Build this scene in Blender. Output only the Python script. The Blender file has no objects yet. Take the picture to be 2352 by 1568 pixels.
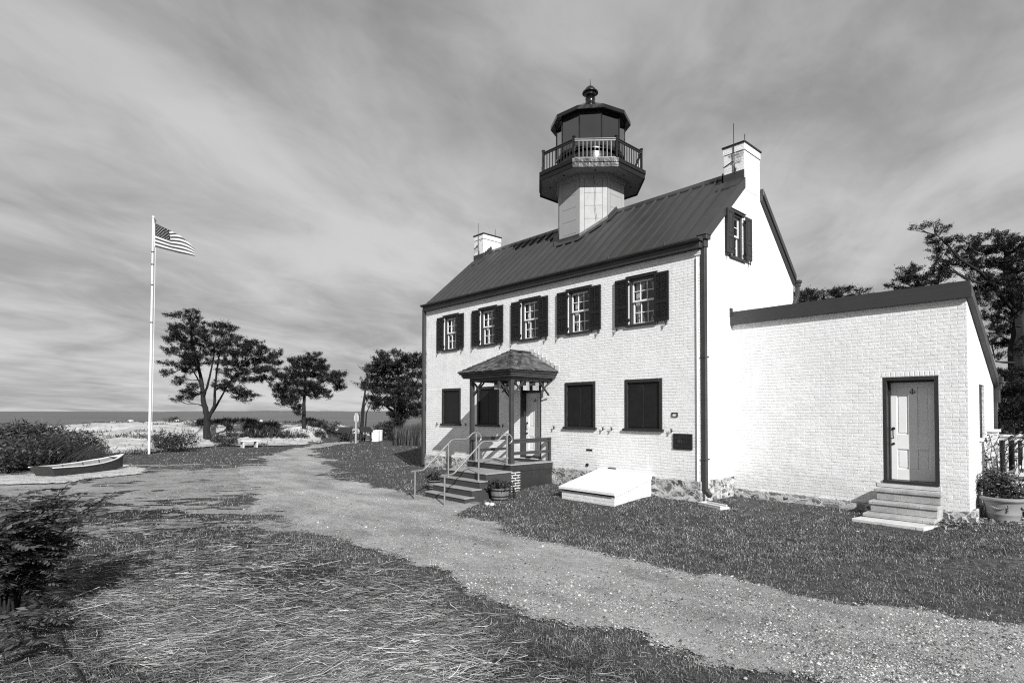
import bpy, bmesh, math, random
import numpy as np
from mathutils import Vector, Matrix
R = math.radians
random.seed(7); rng = np.random.default_rng(7)
S = bpy.context.scene
COL = S.collection

# ---------------------------------------------------------------- camera
YAW, PITCH, ROLL = 0.8297, 0.0237, 0.0027
CAM = Vector((6.8625, -12.2777, 2.0995))
F, CX, CY = 1304.24, 1176.0, 916.3          # calibrated in 2352-px-wide units
fwd = Vector((-math.sin(YAW) * math.cos(PITCH), math.cos(YAW) * math.cos(PITCH), math.sin(PITCH)))
cam_d = bpy.data.cameras.new('camera'); cam = bpy.data.objects.new('camera', cam_d); COL.objects.link(cam)
q = fwd.to_track_quat('-Z', 'Y').to_matrix().to_4x4()
cam.matrix_world = Matrix.Translation(CAM) @ q @ Matrix.Rotation(ROLL, 4, 'Z')
cam_d.sensor_fit = 'HORIZONTAL'; cam_d.sensor_width = 36.0; cam_d.lens = 36.0 * F / 2352
cam_d.shift_y = (CY - 784.0) / 2352
cam_d.clip_start = 0.05; cam_d.clip_end = 60000
S.camera = cam
f2 = Vector((-math.sin(YAW), math.cos(YAW), 0)); r2 = Vector((math.cos(YAW), math.sin(YAW), 0))

def at(px, py, depth):
    """world point seen at photo position px,py (2352 wide) at a given distance ahead"""
    u = Vector((0, 0, 1)); fu = fwd; uu = u * math.cos(PITCH) - f2 * math.sin(PITCH)
    X = (px - CX) / F; Y = -(py - CY) / F
    c, s = math.cos(ROLL), math.sin(ROLL); X, Y = c * X + s * Y, -s * X + c * Y
    v = fu + r2 * X + uu * Y
    return CAM + v * (depth / v.dot(f2))

def on_plane(axis, val, px, py):
    v = at(px, py, 1.0) - CAM
    t = (val - CAM[axis]) / v[axis]
    return CAM + v * t

# ---------------------------------------------------------------- sun, sky, exposure
SUN_EL, SUN_AZ = R(30), math.atan2(-0.425, 0.905)       # direction towards the sun in the ground plane
sd = Vector((math.cos(SUN_EL) * math.cos(SUN_AZ), math.cos(SUN_EL) * math.sin(SUN_AZ), math.sin(SUN_EL)))
sun_d = bpy.data.lights.new('sun', 'SUN'); sun_d.energy = 5.0; sun_d.angle = R(0.5); sun_d.color = (1, 0.995, 0.99)
sun = bpy.data.objects.new('sun', sun_d); COL.objects.link(sun)
sun.rotation_euler = sd.to_track_quat('Z', 'Y').to_euler(); sun.location = (20, -20, 40)

S.cycles.use_denoising = False; S.cycles.filter_width = 1.15; S.cycles.use_adaptive_sampling = True; S.cycles.adaptive_threshold = 0.004
S.view_settings.view_transform = 'Standard'; S.view_settings.look = 'None'
S.view_settings.exposure = 0.30; S.view_settings.gamma = 1.0; S.view_settings.use_curve_mapping = False

world = bpy.data.worlds.new('World'); S.world = world; world.use_nodes = True
def build_world():
    nt = world.node_tree; N = nt.nodes; N.clear()
    def nd(t, **k):
        n = N.new(t)
        for a, b in k.items(): setattr(n, a, b)
        return n
    def math_(op, a, b=None, c=None, clamp=False):
        n = nd('ShaderNodeMath', operation=op, use_clamp=clamp)
        for i, v in enumerate((a, b, c)):
            if v is None: continue
            if isinstance(v, (int, float)): n.inputs[i].default_value = v
            else: nt.links.new(v, n.inputs[i])
        return n.outputs[0]
    L = nt.links.new
    sky = nd('ShaderNodeTexSky', sky_type='NISHITA'); sky.sun_disc = False
    sky.sun_elevation = SUN_EL; sky.sun_rotation = math.pi / 2 - SUN_AZ
    sky.air_density = 1.0; sky.dust_density = 1.2; sky.ozone_density = 1.0
    bw = nd('ShaderNodeRGBToBW'); L(sky.outputs[0], bw.inputs[0])
    tc = nd('ShaderNodeTexCoord'); sep = nd('ShaderNodeSeparateXYZ'); L(tc.outputs['Generated'], sep.inputs[0])
    z = math_('MAXIMUM', sep.outputs[2], 0.0)
    zz = math_('ADD', z, 0.13)
    th = 2.05
    dx, dy = math.cos(th), math.sin(th)
    px = math_('DIVIDE', sep.outputs[0], zz); py = math_('DIVIDE', sep.outputs[1], zz)
    al = math_('ADD', math_('MULTIPLY', px, dx), math_('MULTIPLY', py, dy))
    ac = math_('ADD', math_('MULTIPLY', px, -dy), math_('MULTIPLY', py, dx))
    def noise(sa, sc, off, detail, rough, dist):
        cb = nd('ShaderNodeCombineXYZ'); L(math_('MULTIPLY', al, sa), cb.inputs[0]); L(math_('MULTIPLY', ac, sc), cb.inputs[1]); cb.inputs[2].default_value = off
        n = nd('ShaderNodeTexNoise'); n.inputs['Scale'].default_value = 1; n.inputs['Detail'].default_value = detail
        n.inputs['Roughness'].default_value = rough; n.inputs['Distortion'].default_value = dist
        L(cb.outputs[0], n.inputs[0]); return n.outputs[0]
    n1 = noise(0.42, 0.62, 3.3, 3, 0.5, 0.5)
    n2 = noise(0.95, 1.6, 9.1, 5, 0.55, 0.8)
    n3 = noise(2.2, 3.4, 5.7, 6, 0.6, 0.6)
    s = math_('ADD', math_('ADD', math_('MULTIPLY', n1, 0.44), math_('MULTIPLY', n2, 0.36)), math_('MULTIPLY', n3, 0.20))
    mr = nd('ShaderNodeMapRange'); mr.interpolation_type = 'SMOOTHSTEP'
    L(s, mr.inputs[0]); mr.inputs[1].default_value = 0.36; mr.inputs[2].default_value = 0.62
    mr.inputs[3].default_value = 0.14; mr.inputs[4].default_value = 1.0
    cl = mr.outputs[0]
    # thin cirrus: where there is cloud the sky is brighter, between the streaks it is the clear blue (dark in black and white)
    clear = math_('MULTIPLY', math_('MINIMUM', bw.outputs[0], SKY_CLAMP), SKY_CLEAR)
    cloud = math_('ADD', math_('MULTIPLY', math_('MINIMUM', bw.outputs[0], SKY_CLAMP), SKY_CLOUD), SKY_ADD)
    tot = math_('ADD', math_('MULTIPLY', clear, math_('SUBTRACT', 1.0, cl)), math_('MULTIPLY', cloud, cl))
    # thinner veil towards the horizon
    veil = nd('ShaderNodeMapRange'); L(z, veil.inputs[0]); veil.inputs[1].default_value = 0.0; veil.inputs[2].default_value = 0.40
    veil.inputs[3].default_value = SKY_LOW; veil.inputs[4].default_value = 1.0
    tot = math_('MULTIPLY', tot, veil.outputs[0])
    # unseen sky overhead and behind the camera dimmed to hold down the ambient light
    top = nd('ShaderNodeMapRange'); L(z, top.inputs[0]); top.inputs[1].default_value = 0.60; top.inputs[2].default_value = 0.95; top.inputs[3].default_value = 1.0; top.inputs[4].default_value = 0.75
    ahead = math_('ADD', math_('MULTIPLY', sep.outputs[0], f2.x), math_('MULTIPLY', sep.outputs[1], f2.y))
    bk = nd('ShaderNodeMapRange'); L(ahead, bk.inputs[0]); bk.inputs[1].default_value = -0.5; bk.inputs[2].default_value = 0.35; bk.inputs[3].default_value = 0.80; bk.inputs[4].default_value = 1.0
    tot = math_('MULTIPLY', math_('MULTIPLY', tot, top.outputs[0]), bk.outputs[0])
    bg = nd('ShaderNodeBackground'); L(tot, bg.inputs[0]); bg.inputs[1].default_value = SKY_STRENGTH
    out = nd('ShaderNodeOutputWorld'); L(bg.outputs[0], out.inputs[0])
SKY_STRENGTH = 0.10; SKY_CLAMP = 2.5; SKY_CLEAR = 0.95; SKY_CLOUD = 0.75; SKY_ADD = 3.0; SKY_LOW = 1.12
build_world()

# ---------------------------------------------------------------- helpers
def root_loc(o):
    p = Vector((0, 0, 0))
    while o is not None: p += o.location; o = o.parent
    return p

def tag(o, label=None, cat=None, group=None, kind=None):
    if label: o['label'] = label
    if cat: o['category'] = cat
    if group: o['group'] = group
    if kind: o['kind'] = kind
    return o

def thing(name, loc, label, cat, group=None):
    o = bpy.data.objects.new(name, None); COL.objects.link(o); o.location = loc; o.empty_display_size = 0.2
    return tag(o, label, cat, group)

def set_uv(me):
    n = len(me.loops)
    if n == 0: return
    uv = me.uv_layers.new(name='UVMap')
    co = np.empty(len(me.vertices) * 3, np.float32); me.vertices.foreach_get('co', co); co = co.reshape(-1, 3)
    li = np.empty(n, np.int32); me.loops.foreach_get('vertex_index', li)
    nor = np.empty(len(me.polygons) * 3, np.float32); me.polygons.foreach_get('normal', nor); nor = nor.reshape(-1, 3)
    tot = np.empty(len(me.polygons), np.int32); me.polygons.foreach_get('loop_total', tot)
    fn = np.abs(np.repeat(nor, tot, axis=0)); c = co[li]
    isx = (fn[:, 0] >= fn[:, 1]) & (fn[:, 0] >= fn[:, 2] * 0.8); isz = (~isx) & (fn[:, 2] * 0.8 > fn[:, 1])
    u = np.where(isx, c[:, 1], c[:, 0]); v = np.where(isz, c[:, 1], c[:, 2])
    uv.data.foreach_set('uv', np.stack([u, v], 1).astype(np.float32).ravel())

class MB:
    def __init__(s): s.v = []; s.f = []; s.mi = []; s.M = None; s.cur = 0
    def add(s, pts, faces):
        b = len(s.v)
        for p in pts:
            p = Vector(p)
            if s.M is not None: p = s.M @ p
            s.v.append(p)
        for f in faces: s.f.append([b + i for i in f]); s.mi.append(s.cur)
        return s
    def box(s, x0, x1, y0, y1, z0, z1):
        if x1 < x0: x0, x1 = x1, x0
        if y1 < y0: y0, y1 = y1, y0
        if z1 < z0: z0, z1 = z1, z0
        p = [(x0,y0,z0),(x1,y0,z0),(x1,y1,z0),(x0,y1,z0),(x0,y0,z1),(x1,y0,z1),(x1,y1,z1),(x0,y1,z1)]
        return s.add(p, [(0,3,2,1),(4,5,6,7),(0,1,5,4),(1,2,6,5),(2,3,7,6),(3,0,4,7)])
    def poly(s, pts): return s.add(pts, [tuple(range(len(pts)))])
    def prism(s, pts, ext):
        n = len(pts); e = Vector(ext); p = [Vector(a) for a in pts] + [Vector(a) + e for a in pts]
        fs = [tuple(range(n))[::-1], tuple(range(n, 2 * n))] + [(i, (i + 1) % n, n + (i + 1) % n, n + i) for i in range(n)]
        return s.add(p, fs)
    def beam(s, p, q, w, h, up=(0, 0, 1)):
        p = Vector(p); q = Vector(q); d = (q - p).normalized(); u = Vector(up)
        a = d.cross(u)
        if a.length < 1e-4: a = d.cross(Vector((1, 0, 0)))
        a.normalize(); u = a.cross(d); a *= w / 2; u *= h / 2
        pts = [p - a - u, p + a - u, p + a + u, p - a + u, q - a - u, q + a - u, q + a + u, q - a + u]
        return s.add(pts, [(0,1,2,3),(7,6,5,4),(4,5,1,0),(5,6,2,1),(6,7,3,2),(7,4,0,3)])
    def tube(s, path, r, n=8, cap=True):
        path = [Vector(p) for p in path]; k = len(path)
        rs = r if isinstance(r, (list, tuple)) else [r] * k
        pts = []; prev = None
        for i, p in enumerate(path):
            d = (path[min(i + 1, k - 1)] - path[max(i - 1, 0)]).normalized()
            if prev is None:
                a = d.cross(Vector((0, 0, 1)))
                if a.length < 1e-3: a = d.cross(Vector((1, 0, 0)))
            else: a = prev - d * prev.dot(d)
            a.normalize(); prev = a; b = d.cross(a)
            for j in range(n):
                t = 2 * math.pi * j / n; pts.append(p + (a * math.cos(t) + b * math.sin(t)) * rs[i])
        fs = [(i * n + j, i * n + (j + 1) % n, (i + 1) * n + (j + 1) % n, (i + 1) * n + j) for i in range(k - 1) for j in range(n)]
        if cap: fs += [tuple(range(n))[::-1], tuple(range((k - 1) * n, k * n))]
        return s.add(pts, fs)
    def lathe(s, prof, c, n=24, ph=0.0, cap=True):
        pts = []; k = len(prof)
        for r_, z in prof:
            for j in range(n):
                t = ph + 2 * math.pi * j / n; pts.append((c[0] + r_ * math.cos(t), c[1] + r_ * math.sin(t), c[2] + z))
        fs = [(i * n + j, i * n + (j + 1) % n, (i + 1) * n + (j + 1) % n, (i + 1) * n + j) for i in range(k - 1) for j in range(n)]
        if cap: fs += [tuple(range(n))[::-1], tuple(range((k - 1) * n, k * n))]
        return s.add(pts, fs)
    def build(s, name, mat, parent=None, smooth=False, bevel=0.0, loc=None, split=False):
        if split:   # every loose piece becomes a part of its own
            p = list(range(len(s.v)))
            def fd(i):
                while p[i] != i: p[i] = p[p[i]]; i = p[i]
                return i
            for f in s.f:
                for i in f[1:]: p[fd(i)] = fd(f[0])
            gr = {}
            for f in s.f: gr.setdefault(fd(f[0]), []).append(f)
            out = []
            for fs in gr.values():
                ids = sorted({i for f in fs for i in f}); mp = {i: k for k, i in enumerate(ids)}; m = MB()
                m.v = [s.v[i] for i in ids]; m.f = [[mp[i] for i in f] for f in fs]; m.mi = [0] * len(fs); out.append(m.build(name, mat, parent, smooth, bevel, loc))
            return out
        base = root_loc(parent) if parent is not None else Vector(loc if loc is not None else (0, 0, 0))
        me = bpy.data.meshes.new(name)
        me.from_pydata([tuple(p - base) for p in s.v], [], s.f)
        mats = mat if isinstance(mat, (list, tuple)) else [mat]
        for m in mats: me.materials.append(m)
        if len(mats) > 1: me.polygons.foreach_set('material_index', s.mi)
        bm = bmesh.new(); bm.from_mesh(me)
        bmesh.ops.recalc_face_normals(bm, faces=bm.faces)
        if bevel > 0:
            es = [e for e in bm.edges if len(e.link_faces) == 2 and e.calc_face_angle(0) > 0.6]
            bmesh.ops.bevel(bm, geom=es, offset=bevel, segments=1, affect='EDGES', clamp_overlap=True)
        bm.to_mesh(me); bm.free()
        if smooth:
            me.polygons.foreach_set('use_smooth', [True] * len(me.polygons))
            try: me.set_sharp_from_angle(angle=R(40))
            except Exception: pass
        # uv in metres, in world position so brick courses run on from part to part
        if base.length > 0:
            co = np.empty(len(me.vertices) * 3, np.float32); me.vertices.foreach_get('co', co)
            sh = (co.reshape(-1, 3) + np.array(base, np.float32)).ravel(); me.vertices.foreach_set('co', sh); set_uv(me); me.vertices.foreach_set('co', co)
        else: set_uv(me)
        me.update()
        o = bpy.data.objects.new(name, me); COL.objects.link(o)
        if parent is not None: o.parent = parent
        else: o.location = base
        return o

def np_mesh(name, V, k, mat, parent=None, loc=(0, 0, 0), attr=None):
    """V: (n,k,3) array of separate k-gons"""
    base = np.array(root_loc(parent) if parent is not None else loc, np.float32)
    V = np.asarray(V, np.float32) - base; n = len(V)
    me = bpy.data.meshes.new(name)
    me.vertices.add(n * k); me.vertices.foreach_set('co', V.reshape(-1))
    me.loops.add(n * k); me.loops.foreach_set('vertex_index', np.arange(n * k, dtype=np.int32))
    me.polygons.add(n); me.polygons.foreach_set('loop_start', np.arange(0, n * k, k, dtype=np.int32)); me.polygons.foreach_set('loop_total', np.full(n, k, np.int32))
    me.materials.append(mat); me.update(calc_edges=True)
    if attr is not None:
        a = me.attributes.new('tone', 'FLOAT', 'FACE'); a.data.foreach_set('value', np.asarray(attr, np.float32))
    o = bpy.data.objects.new(name, me); COL.objects.link(o)
    if parent is not None: o.parent = parent
    else: o.location = loc
    return o

_t = {}
def vnoise(x, y, scale, seed=0, oct=3):
    x = np.asarray(x, float); y = np.asarray(y, float); tot = 0; amp = 1; s = 0
    for o in range(oct):
        k = (seed, o)
        if k not in _t: _t[k] = np.random.default_rng(seed * 31 + o).random((256, 256))
        T = _t[k]; u = x / scale * 2 ** o + 1000; v = y / scale * 2 ** o + 1000
        i = np.floor(u).astype(int); j = np.floor(v).astype(int); a = u - i; b = v - j
        a = a * a * (3 - 2 * a); b = b * b * (3 - 2 * b); i %= 256; j %= 256; i1 = (i + 1) % 256; j1 = (j + 1) % 256
        tot = tot + amp * (T[i, j] * (1 - a) * (1 - b) + T[i1, j] * a * (1 - b) + T[i, j1] * (1 - a) * b + T[i1, j1] * a * b)
        s += amp; amp *= 0.5
    return tot / s

# ---------------------------------------------------------------- materials
CRACK = 0.75
def g3(v): return (v, v, v, 1)
class MT:
    def __init__(s, name, base=0.5, rough=0.6, spec=0.5, metal=0.0):
        s.m = bpy.data.materials.new(name); s.m.use_nodes = True; s.nt = s.m.node_tree; s.N = s.nt.nodes; s.L = s.nt.links.new
        s.b = s.N['Principled BSDF']; s.out = s.N['Material Output']
        s.b.inputs['Base Color'].default_value = g3(base); s.b.inputs['Roughness'].default_value = rough
        s.b.inputs['Specular IOR Level'].default_value = spec; s.b.inputs['Metallic'].default_value = metal
    def nd(s, t, **k):
        n = s.N.new(t)
        for a, b in k.items(): setattr(n, a, b)
        return n
    def sock(s, v, i):
        if isinstance(v, (int, float)): i.default_value = v
        elif isinstance(v, tuple): i.default_value = v
        else: s.L(v, i)
    def math(s, op, a, b=None, clamp=False):
        n = s.nd('ShaderNodeMath', operation=op, use_clamp=clamp); s.sock(a, n.inputs[0])
        if b is not None: s.sock(b, n.inputs[1])
        return n.outputs[0]
    def coord(s, kind='Object', scale=(1, 1, 1)):
        tc = s.nd('ShaderNodeTexCoord'); mp = s.nd('ShaderNodeMapping'); s.L(tc.outputs[kind], mp.inputs[0]); mp.inputs['Scale'].default_value = scale
        return mp.outputs[0]
    def noise(s, vec, scale, detail=4, rough=0.55, dist=0.0):
        n = s.nd('ShaderNodeTexNoise'); s.L(vec, n.inputs['Vector']); n.inputs['Scale'].default_value = scale
        n.inputs['Detail'].default_value = detail; n.inputs['Roughness'].default_value = rough; n.inputs['Distortion'].default_value = dist
        return n.outputs[0]
    def rng(s, v, a, b, c, d):
        n = s.nd('ShaderNodeMapRange'); s.sock(v, n.inputs[0])
        for i, x in enumerate((a, b, c, d)): n.inputs[i + 1].default_value = x
        return n.outputs[0]
    def mix(s, f, a, b):
        n = s.nd('ShaderNodeMix', data_type='FLOAT'); s.sock(f, n.inputs[0]); s.sock(a, n.inputs[2]); s.sock(b, n.inputs[3]); return n.outputs[0]
    def color(s, v): s.L(v, s.b.inputs['Base Color'])
    def bump(s, h, strength=0.5, dist=0.01):
        n = s.nd('ShaderNodeBump'); n.inputs['Strength'].default_value = strength; n.inputs['Distance'].default_value = dist
        s.L(h, n.inputs['Height']); s.L(n.outputs[0], s.b.inputs['Normal'])

def simple(name, base, rough=0.6, var=0.15, scale=6.0, bump=0.0, spec=0.5, metal=0.0, stretch=(1, 1, 1), bd=0.004):
    t = MT(name, base, rough, spec, metal); v = t.coord('Object', stretch)
    n = t.noise(v, scale, 5, 0.6)
    t.color(t.rng(n, 0.25, 0.75, base * (1 - var), base * (1 + var)))
    t.L(t.rng(t.noise(v, scale * 2.3, 3), 0.3, 0.7, max(0.03, rough - 0.08), min(1, rough + 0.08)), t.b.inputs['Roughness'])
    if bump: t.bump(t.noise(v, scale * 4, 4), bump, bd)
    return t.m

def island(name, lo, hi, rough=0.7, spec=0.3, trans=0.0, power=1.0, nscale=0.6, namp=0.25):
    """leaves, blades, straws, stones: each piece its own tone"""
    t = MT(name, (lo + hi) / 2, rough, spec)
    g = t.nd('ShaderNodeNewGeometry'); rr = t.math('POWER', g.outputs['Random Per Island'], power)
    nz = t.noise(t.coord('Object'), nscale, 3)
    v = t.math('MULTIPLY', t.rng(rr, 0, 1, lo, hi), t.rng(nz, 0.3, 0.7, 1 - namp, 1 + namp))
    t.color(v)
    if trans > 0:
        tl = t.nd('ShaderNodeBsdfTranslucent'); t.L(v, tl.inputs[0]); mx = t.nd('ShaderNodeMixShader'); mx.inputs[0].default_value = trans
        t.L(t.b.outputs[0], mx.inputs[1]); t.L(tl.outputs[0], mx.inputs[2]); t.L(mx.outputs[0], t.out.inputs[0])
    return t.m

def brick(name, c1, c2, mortar, strip=0.0, bstr=0.9, dist=0.010, paint=0.78, wobble=1.0, msize=0.009):
    t = MT(name, c1, 0.55, 0.35)
    uv = t.coord('UV')
    wob = t.nd('ShaderNodeTexNoise'); t.L(uv, wob.inputs['Vector']); wob.inputs['Scale'].default_value = 2.2; wob.inputs['Detail'].default_value = 3
    wb = t.nd('ShaderNodeVectorMath', operation='SUBTRACT'); t.L(wob.outputs['Color'], wb.inputs[0]); wb.inputs[1].default_value = (0.5, 0.5, 0.5)
    wm = t.nd('ShaderNodeVectorMath', operation='MULTIPLY'); t.L(wb.outputs[0], wm.inputs[0]); wm.inputs[1].default_value = (0.05 * wobble, 0.022 * wobble, 0)
    wob2 = t.nd('ShaderNodeTexNoise'); t.L(uv, wob2.inputs['Vector']); wob2.inputs['Scale'].default_value = 17; wob2.inputs['Detail'].default_value = 2
    wb2 = t.nd('ShaderNodeVectorMath', operation='SUBTRACT'); t.L(wob2.outputs['Color'], wb2.inputs[0]); wb2.inputs[1].default_value = (0.5, 0.5, 0.5)
    wm2 = t.nd('ShaderNodeVectorMath', operation='MULTIPLY'); t.L(wb2.outputs[0], wm2.inputs[0]); wm2.inputs[1].default_value = (0.012 * wobble, 0.010 * wobble, 0)
    ad = t.nd('ShaderNodeVectorMath', operation='ADD'); t.L(uv, ad.inputs[0]); t.L(wm.outputs[0], ad.inputs[1])
    ad2 = t.nd('ShaderNodeVectorMath', operation='ADD'); t.L(ad.outputs[0], ad2.inputs[0]); t.L(wm2.outputs[0], ad2.inputs[1])
    b = t.nd('ShaderNodeTexBrick'); t.L(ad2.outputs[0], b.inputs['Vector'])
    b.offset = 0.5; b.squash = 1.0
    b.inputs['Scale'].default_value = 1; b.inputs['Brick Width'].default_value = 0.218; b.inputs['Row Height'].default_value = 0.0725
    b.inputs['Mortar Size'].default_value = msize; b.inputs['Mortar Smooth'].default_value = 0.45; b.inputs['Bias'].default_value = 0
    b.inputs['Color1'].default_value = g3(c1); b.inputs['Color2'].default_value = g3(c2); b.inputs['Mortar'].default_value = g3(mortar)
    bw = t.nd('ShaderNodeRGBToBW'); t.L(b.outputs['Color'], bw.inputs[0])
    n = t.noise(uv, 1.1, 5, 0.6); fine = t.noise(uv, 60, 3)
    dirt = t.noise(t.coord('UV', (9, 1.2, 1)), 1.0, 5, 0.65)
    col = t.math('MULTIPLY', bw.outputs[0], t.rng(n, 0.3, 0.7, 0.95, 1.05))
    col = t.math('MULTIPLY', col, t.rng(dirt, 0.55, 0.8, 1.0, 0.90))
    if strip > 0:
        st = t.noise(uv, 3.5, 5, 0.65)
        col = t.mix(t.rng(st, 0.62 - 0.25 * strip, 0.66 - 0.25 * strip + 0.05, 0.0, 1.0), paint, col)
    sv = t.nd('ShaderNodeSeparateXYZ'); t.L(uv, sv.inputs[0])   # splash dirt low on the wall
    col = t.math('MULTIPLY', col, t.rng(t.math('ADD', sv.outputs[1], t.rng(t.noise(uv, 3, 5, .7), .3, .7, -.35, .35)), .30, 1.0, 0.84, 1.0))
    chips = t.rng(t.noise(uv, 22, 2, 0.5), 0.735, 0.76, 0.0, 1.0)
    col = t.mix(t.math('MULTIPLY', chips, 0.55), col, 0.25)
    crack = t.math('MULTIPLY', t.rng(b.outputs['Fac'], 0.55, 0.8, 0.0, 1.0), t.rng(t.noise(t.coord('UV', (5, 26, 1)), 1.0, 3, 0.6), 0.63, 0.70, 0.0, 1.0))
    col = t.mix(t.math('MULTIPLY', crack, CRACK if strip == 0 and wobble > .5 else 0.0), col, 0.30)
    t.color(col)
    h = t.math('ADD', t.math('MULTIPLY', t.math('MULTIPLY', b.outputs['Fac'], t.rng(t.noise(uv, 2.6, 4, .65), .35, .65, .35, 1.25)), -1.0), t.math('MULTIPLY', fine, 0.22))
    h = t.math('ADD', h, t.math('MULTIPLY', t.noise(uv, 11, 4), 0.65))
    t.bump(h, bstr, dist)
    return t.m

def stone_mat():
    t = MT('rubble_stone_and_mortar', 0.3, 0.85, 0.2); uv = t.coord('UV', (1.0, 1.5, 1))
    wob = t.nd('ShaderNodeTexNoise'); t.L(uv, wob.inputs['Vector']); wob.inputs['Scale'].default_value = 5
    mx = t.nd('ShaderNodeMix', data_type='VECTOR'); mx.inputs[0].default_value = 0.07; t.L(uv, mx.inputs[4]); t.L(wob.outputs['Color'], mx.inputs[5])
    vo = t.nd('ShaderNodeTexVoronoi', feature='DISTANCE_TO_EDGE'); t.L(mx.outputs[1], vo.inputs['Vector']); vo.inputs['Scale'].default_value = 3.6
    vc = t.nd('ShaderNodeTexVoronoi', feature='F1'); t.L(mx.outputs[1], vc.inputs['Vector']); vc.inputs['Scale'].default_value = 3.6
    cell = t.nd('ShaderNodeSeparateColor'); t.L(vc.outputs['Color'], cell.inputs[0])
    stone = t.math('MULTIPLY', t.rng(cell.outputs[0], 0, 1, 0.05, 0.26), t.rng(t.noise(uv, 14, 4), 0.3, 0.7, 0.6, 1.4))
    mort = t.rng(t.noise(uv, 4, 4), 0.35, 0.65, 0.30, 0.62)
    edge = t.rng(vo.outputs['Distance'], 0.03, 0.06, 1.0, 0.0)
    smear = t.rng(t.noise(uv, 4.5, 5, 0.65), 0.47, 0.53, 0.0, 1.0)
    f = t.math('MAXIMUM', edge, smear)
    t.color(t.mix(f, stone, mort)); t.bump(t.math('ADD', t.math('MULTIPLY', f, 0.4), t.noise(uv, 18, 4)), 0.7, 0.02)
    return t.m

def glass_mat(name, tint, refl=0.35):
    t = MT(name, 0.02, 0.05); N = t.N
    tr = t.nd('ShaderNodeBsdfTransparent'); tr.inputs[0].default_value = g3(tint); gl = t.nd('ShaderNodeBsdfGlossy'); gl.inputs['Roughness'].default_value = 0.03; gl.inputs[0].default_value = g3(0.8)
    fr = t.nd('ShaderNodeLayerWeight'); fr.inputs[0].default_value = 0.5
    f = t.math('ADD', t.math('MULTIPLY', t.math('POWER', fr.outputs['Facing'], 4.0), 0.8), refl, clamp=True)
    mx = t.nd('ShaderNodeMixShader'); t.L(f, mx.inputs[0]); t.L(tr.outputs[0], mx.inputs[1]); t.L(gl.outputs[0], mx.inputs[2]); t.L(mx.outputs[0], t.out.inputs[0])
    return t.m

def wood(name, base, var=0.3, rough=0.75, bump=0.4, axis=0):
    st = [9, 9, 9]; st[axis] = 0.7
    return simple(name, base, rough, var, 3.0, bump, 0.3, 0, tuple(st))

M_BRICK = brick('white_painted_brick', 0.86, 0.80, 0.90, bstr=1.0, dist=0.013)
M_BRICKA = brick('white_painted_brick_annex', 0.84, 0.76, 0.92, bstr=1.0, dist=0.015)
M_BRICKS = brick('worn_painted_brick', 0.52, 0.16, 0.84, strip=0.5, wobble=0.4, dist=0.006)
M_BRICKD = brick('bare_brick_white_joints', 0.06, 0.045, 0.80, strip=0.0, wobble=0.25, msize=0.013)
M_STONE = stone_mat()
M_TRIM = simple('dark_painted_trim', 0.027, 0.45, 0.2, 5, 0.1)
M_TRIM2 = simple('sunfaded_dark_trim', 0.038, 0.5, 0.25, 4, 0.15)
M_FRIEZE = simple('white_painted_frieze', 0.70, 0.6, 0.12, 5)
M_ROOF = simple('standing_seam_metal', 0.040, 0.42, 0.12, 1.2, 0.04, 0.5)
M_BLACK = simple('black_shutter_paint', 0.012, 0.5, 0.3, 6, 0.1, 0.35)
M_LANT = simple('gloss_black_iron', 0.008, 0.22, 0.3, 3, 0.05, 0.6)
M_LANT2 = simple('dented_gloss_black_sheet', 0.010, 0.42, 0.2, 0.9, 0.6, 0.32, bd=0.05)
M_LANT3 = simple('satin_black_rail', 0.010, 0.38, 0.2, 3, 0.0, 0.7)
M_WHITE = simple('white_paint', 0.78, 0.5, 0.05, 4, 0.05)
M_WHITEB = simple('white_board_paint', 0.72, 0.45, 0.04, 4, 0.06)
M_DOOR = simple('pale_grey_door_paint', 0.84, 0.45, 0.05, 3, 0.04)
M_CLAD = simple('pale_metal_cladding', 0.33, 0.5, 0.06, 2.0, 0.05)
M_SEAM = simple('dark_joint', 0.10, 0.8, 0.2, 5)
M_SOFFIT = simple('grey_plywood', 0.24, 0.8, 0.15, 3)
M_STEEL = simple('galvanised_steel', 0.42, 0.35, 0.12, 8, 0.0, 0.5, 0.7)
M_DECK = wood('weathered_deck_board', 0.28, 0.35, 0.75, 0.5, 0)
M_STEPR = wood('dark_stained_riser', 0.048, 0.3, 0.6, 0.3, 0)
M_SHING = island('cedar_shingle', 0.035, 0.16, 0.8, 0.3, 0, 1.0, 6.0)
M_CURT = simple('white_curtain', 0.7, 0.9, 0.05, 4)
M_GLASS = glass_mat('window_glass', 0.80, 0.08)
M_LGLASS = glass_mat('lantern_glass', 0.16, 0.24)
M_DARK = simple('dark_interior', 0.02, 0.9, 0.2, 2)
M_IRON = simple('black_iron', 0.010, 0.45, 0.2, 8, 0.1)
def conc_mat():
    t = MT('coarse_concrete', 0.4, 0.9, 0.2); v = t.coord('Object')
    pits = t.rng(t.noise(v, 38, 3, 0.5), 0.62, 0.70, 0.0, 1.0)
    c = t.math('MULTIPLY', t.rng(t.noise(v, 3, 5), 0.3, 0.7, 0.28, 0.46), t.rng(t.noise(v, 120, 2), 0.3, 0.7, 0.75, 1.2))
    t.color(t.mix(pits, c, 0.10)); t.bump(t.math('SUBTRACT', t.noise(v, 60, 3), pits), 0.6, 0.006); return t.m
M_CONC = conc_mat()
M_CONC2 = simple('pale_concrete', 0.55, 0.9, 0.15, 6, 0.4)
M_TERRA = simple('terracotta_pot', 0.22, 0.8, 0.12, 5, 0.15)
M_STAVE = wood('barrel_stave', 0.15, 0.45, 0.8, 0.5, 2)
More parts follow.
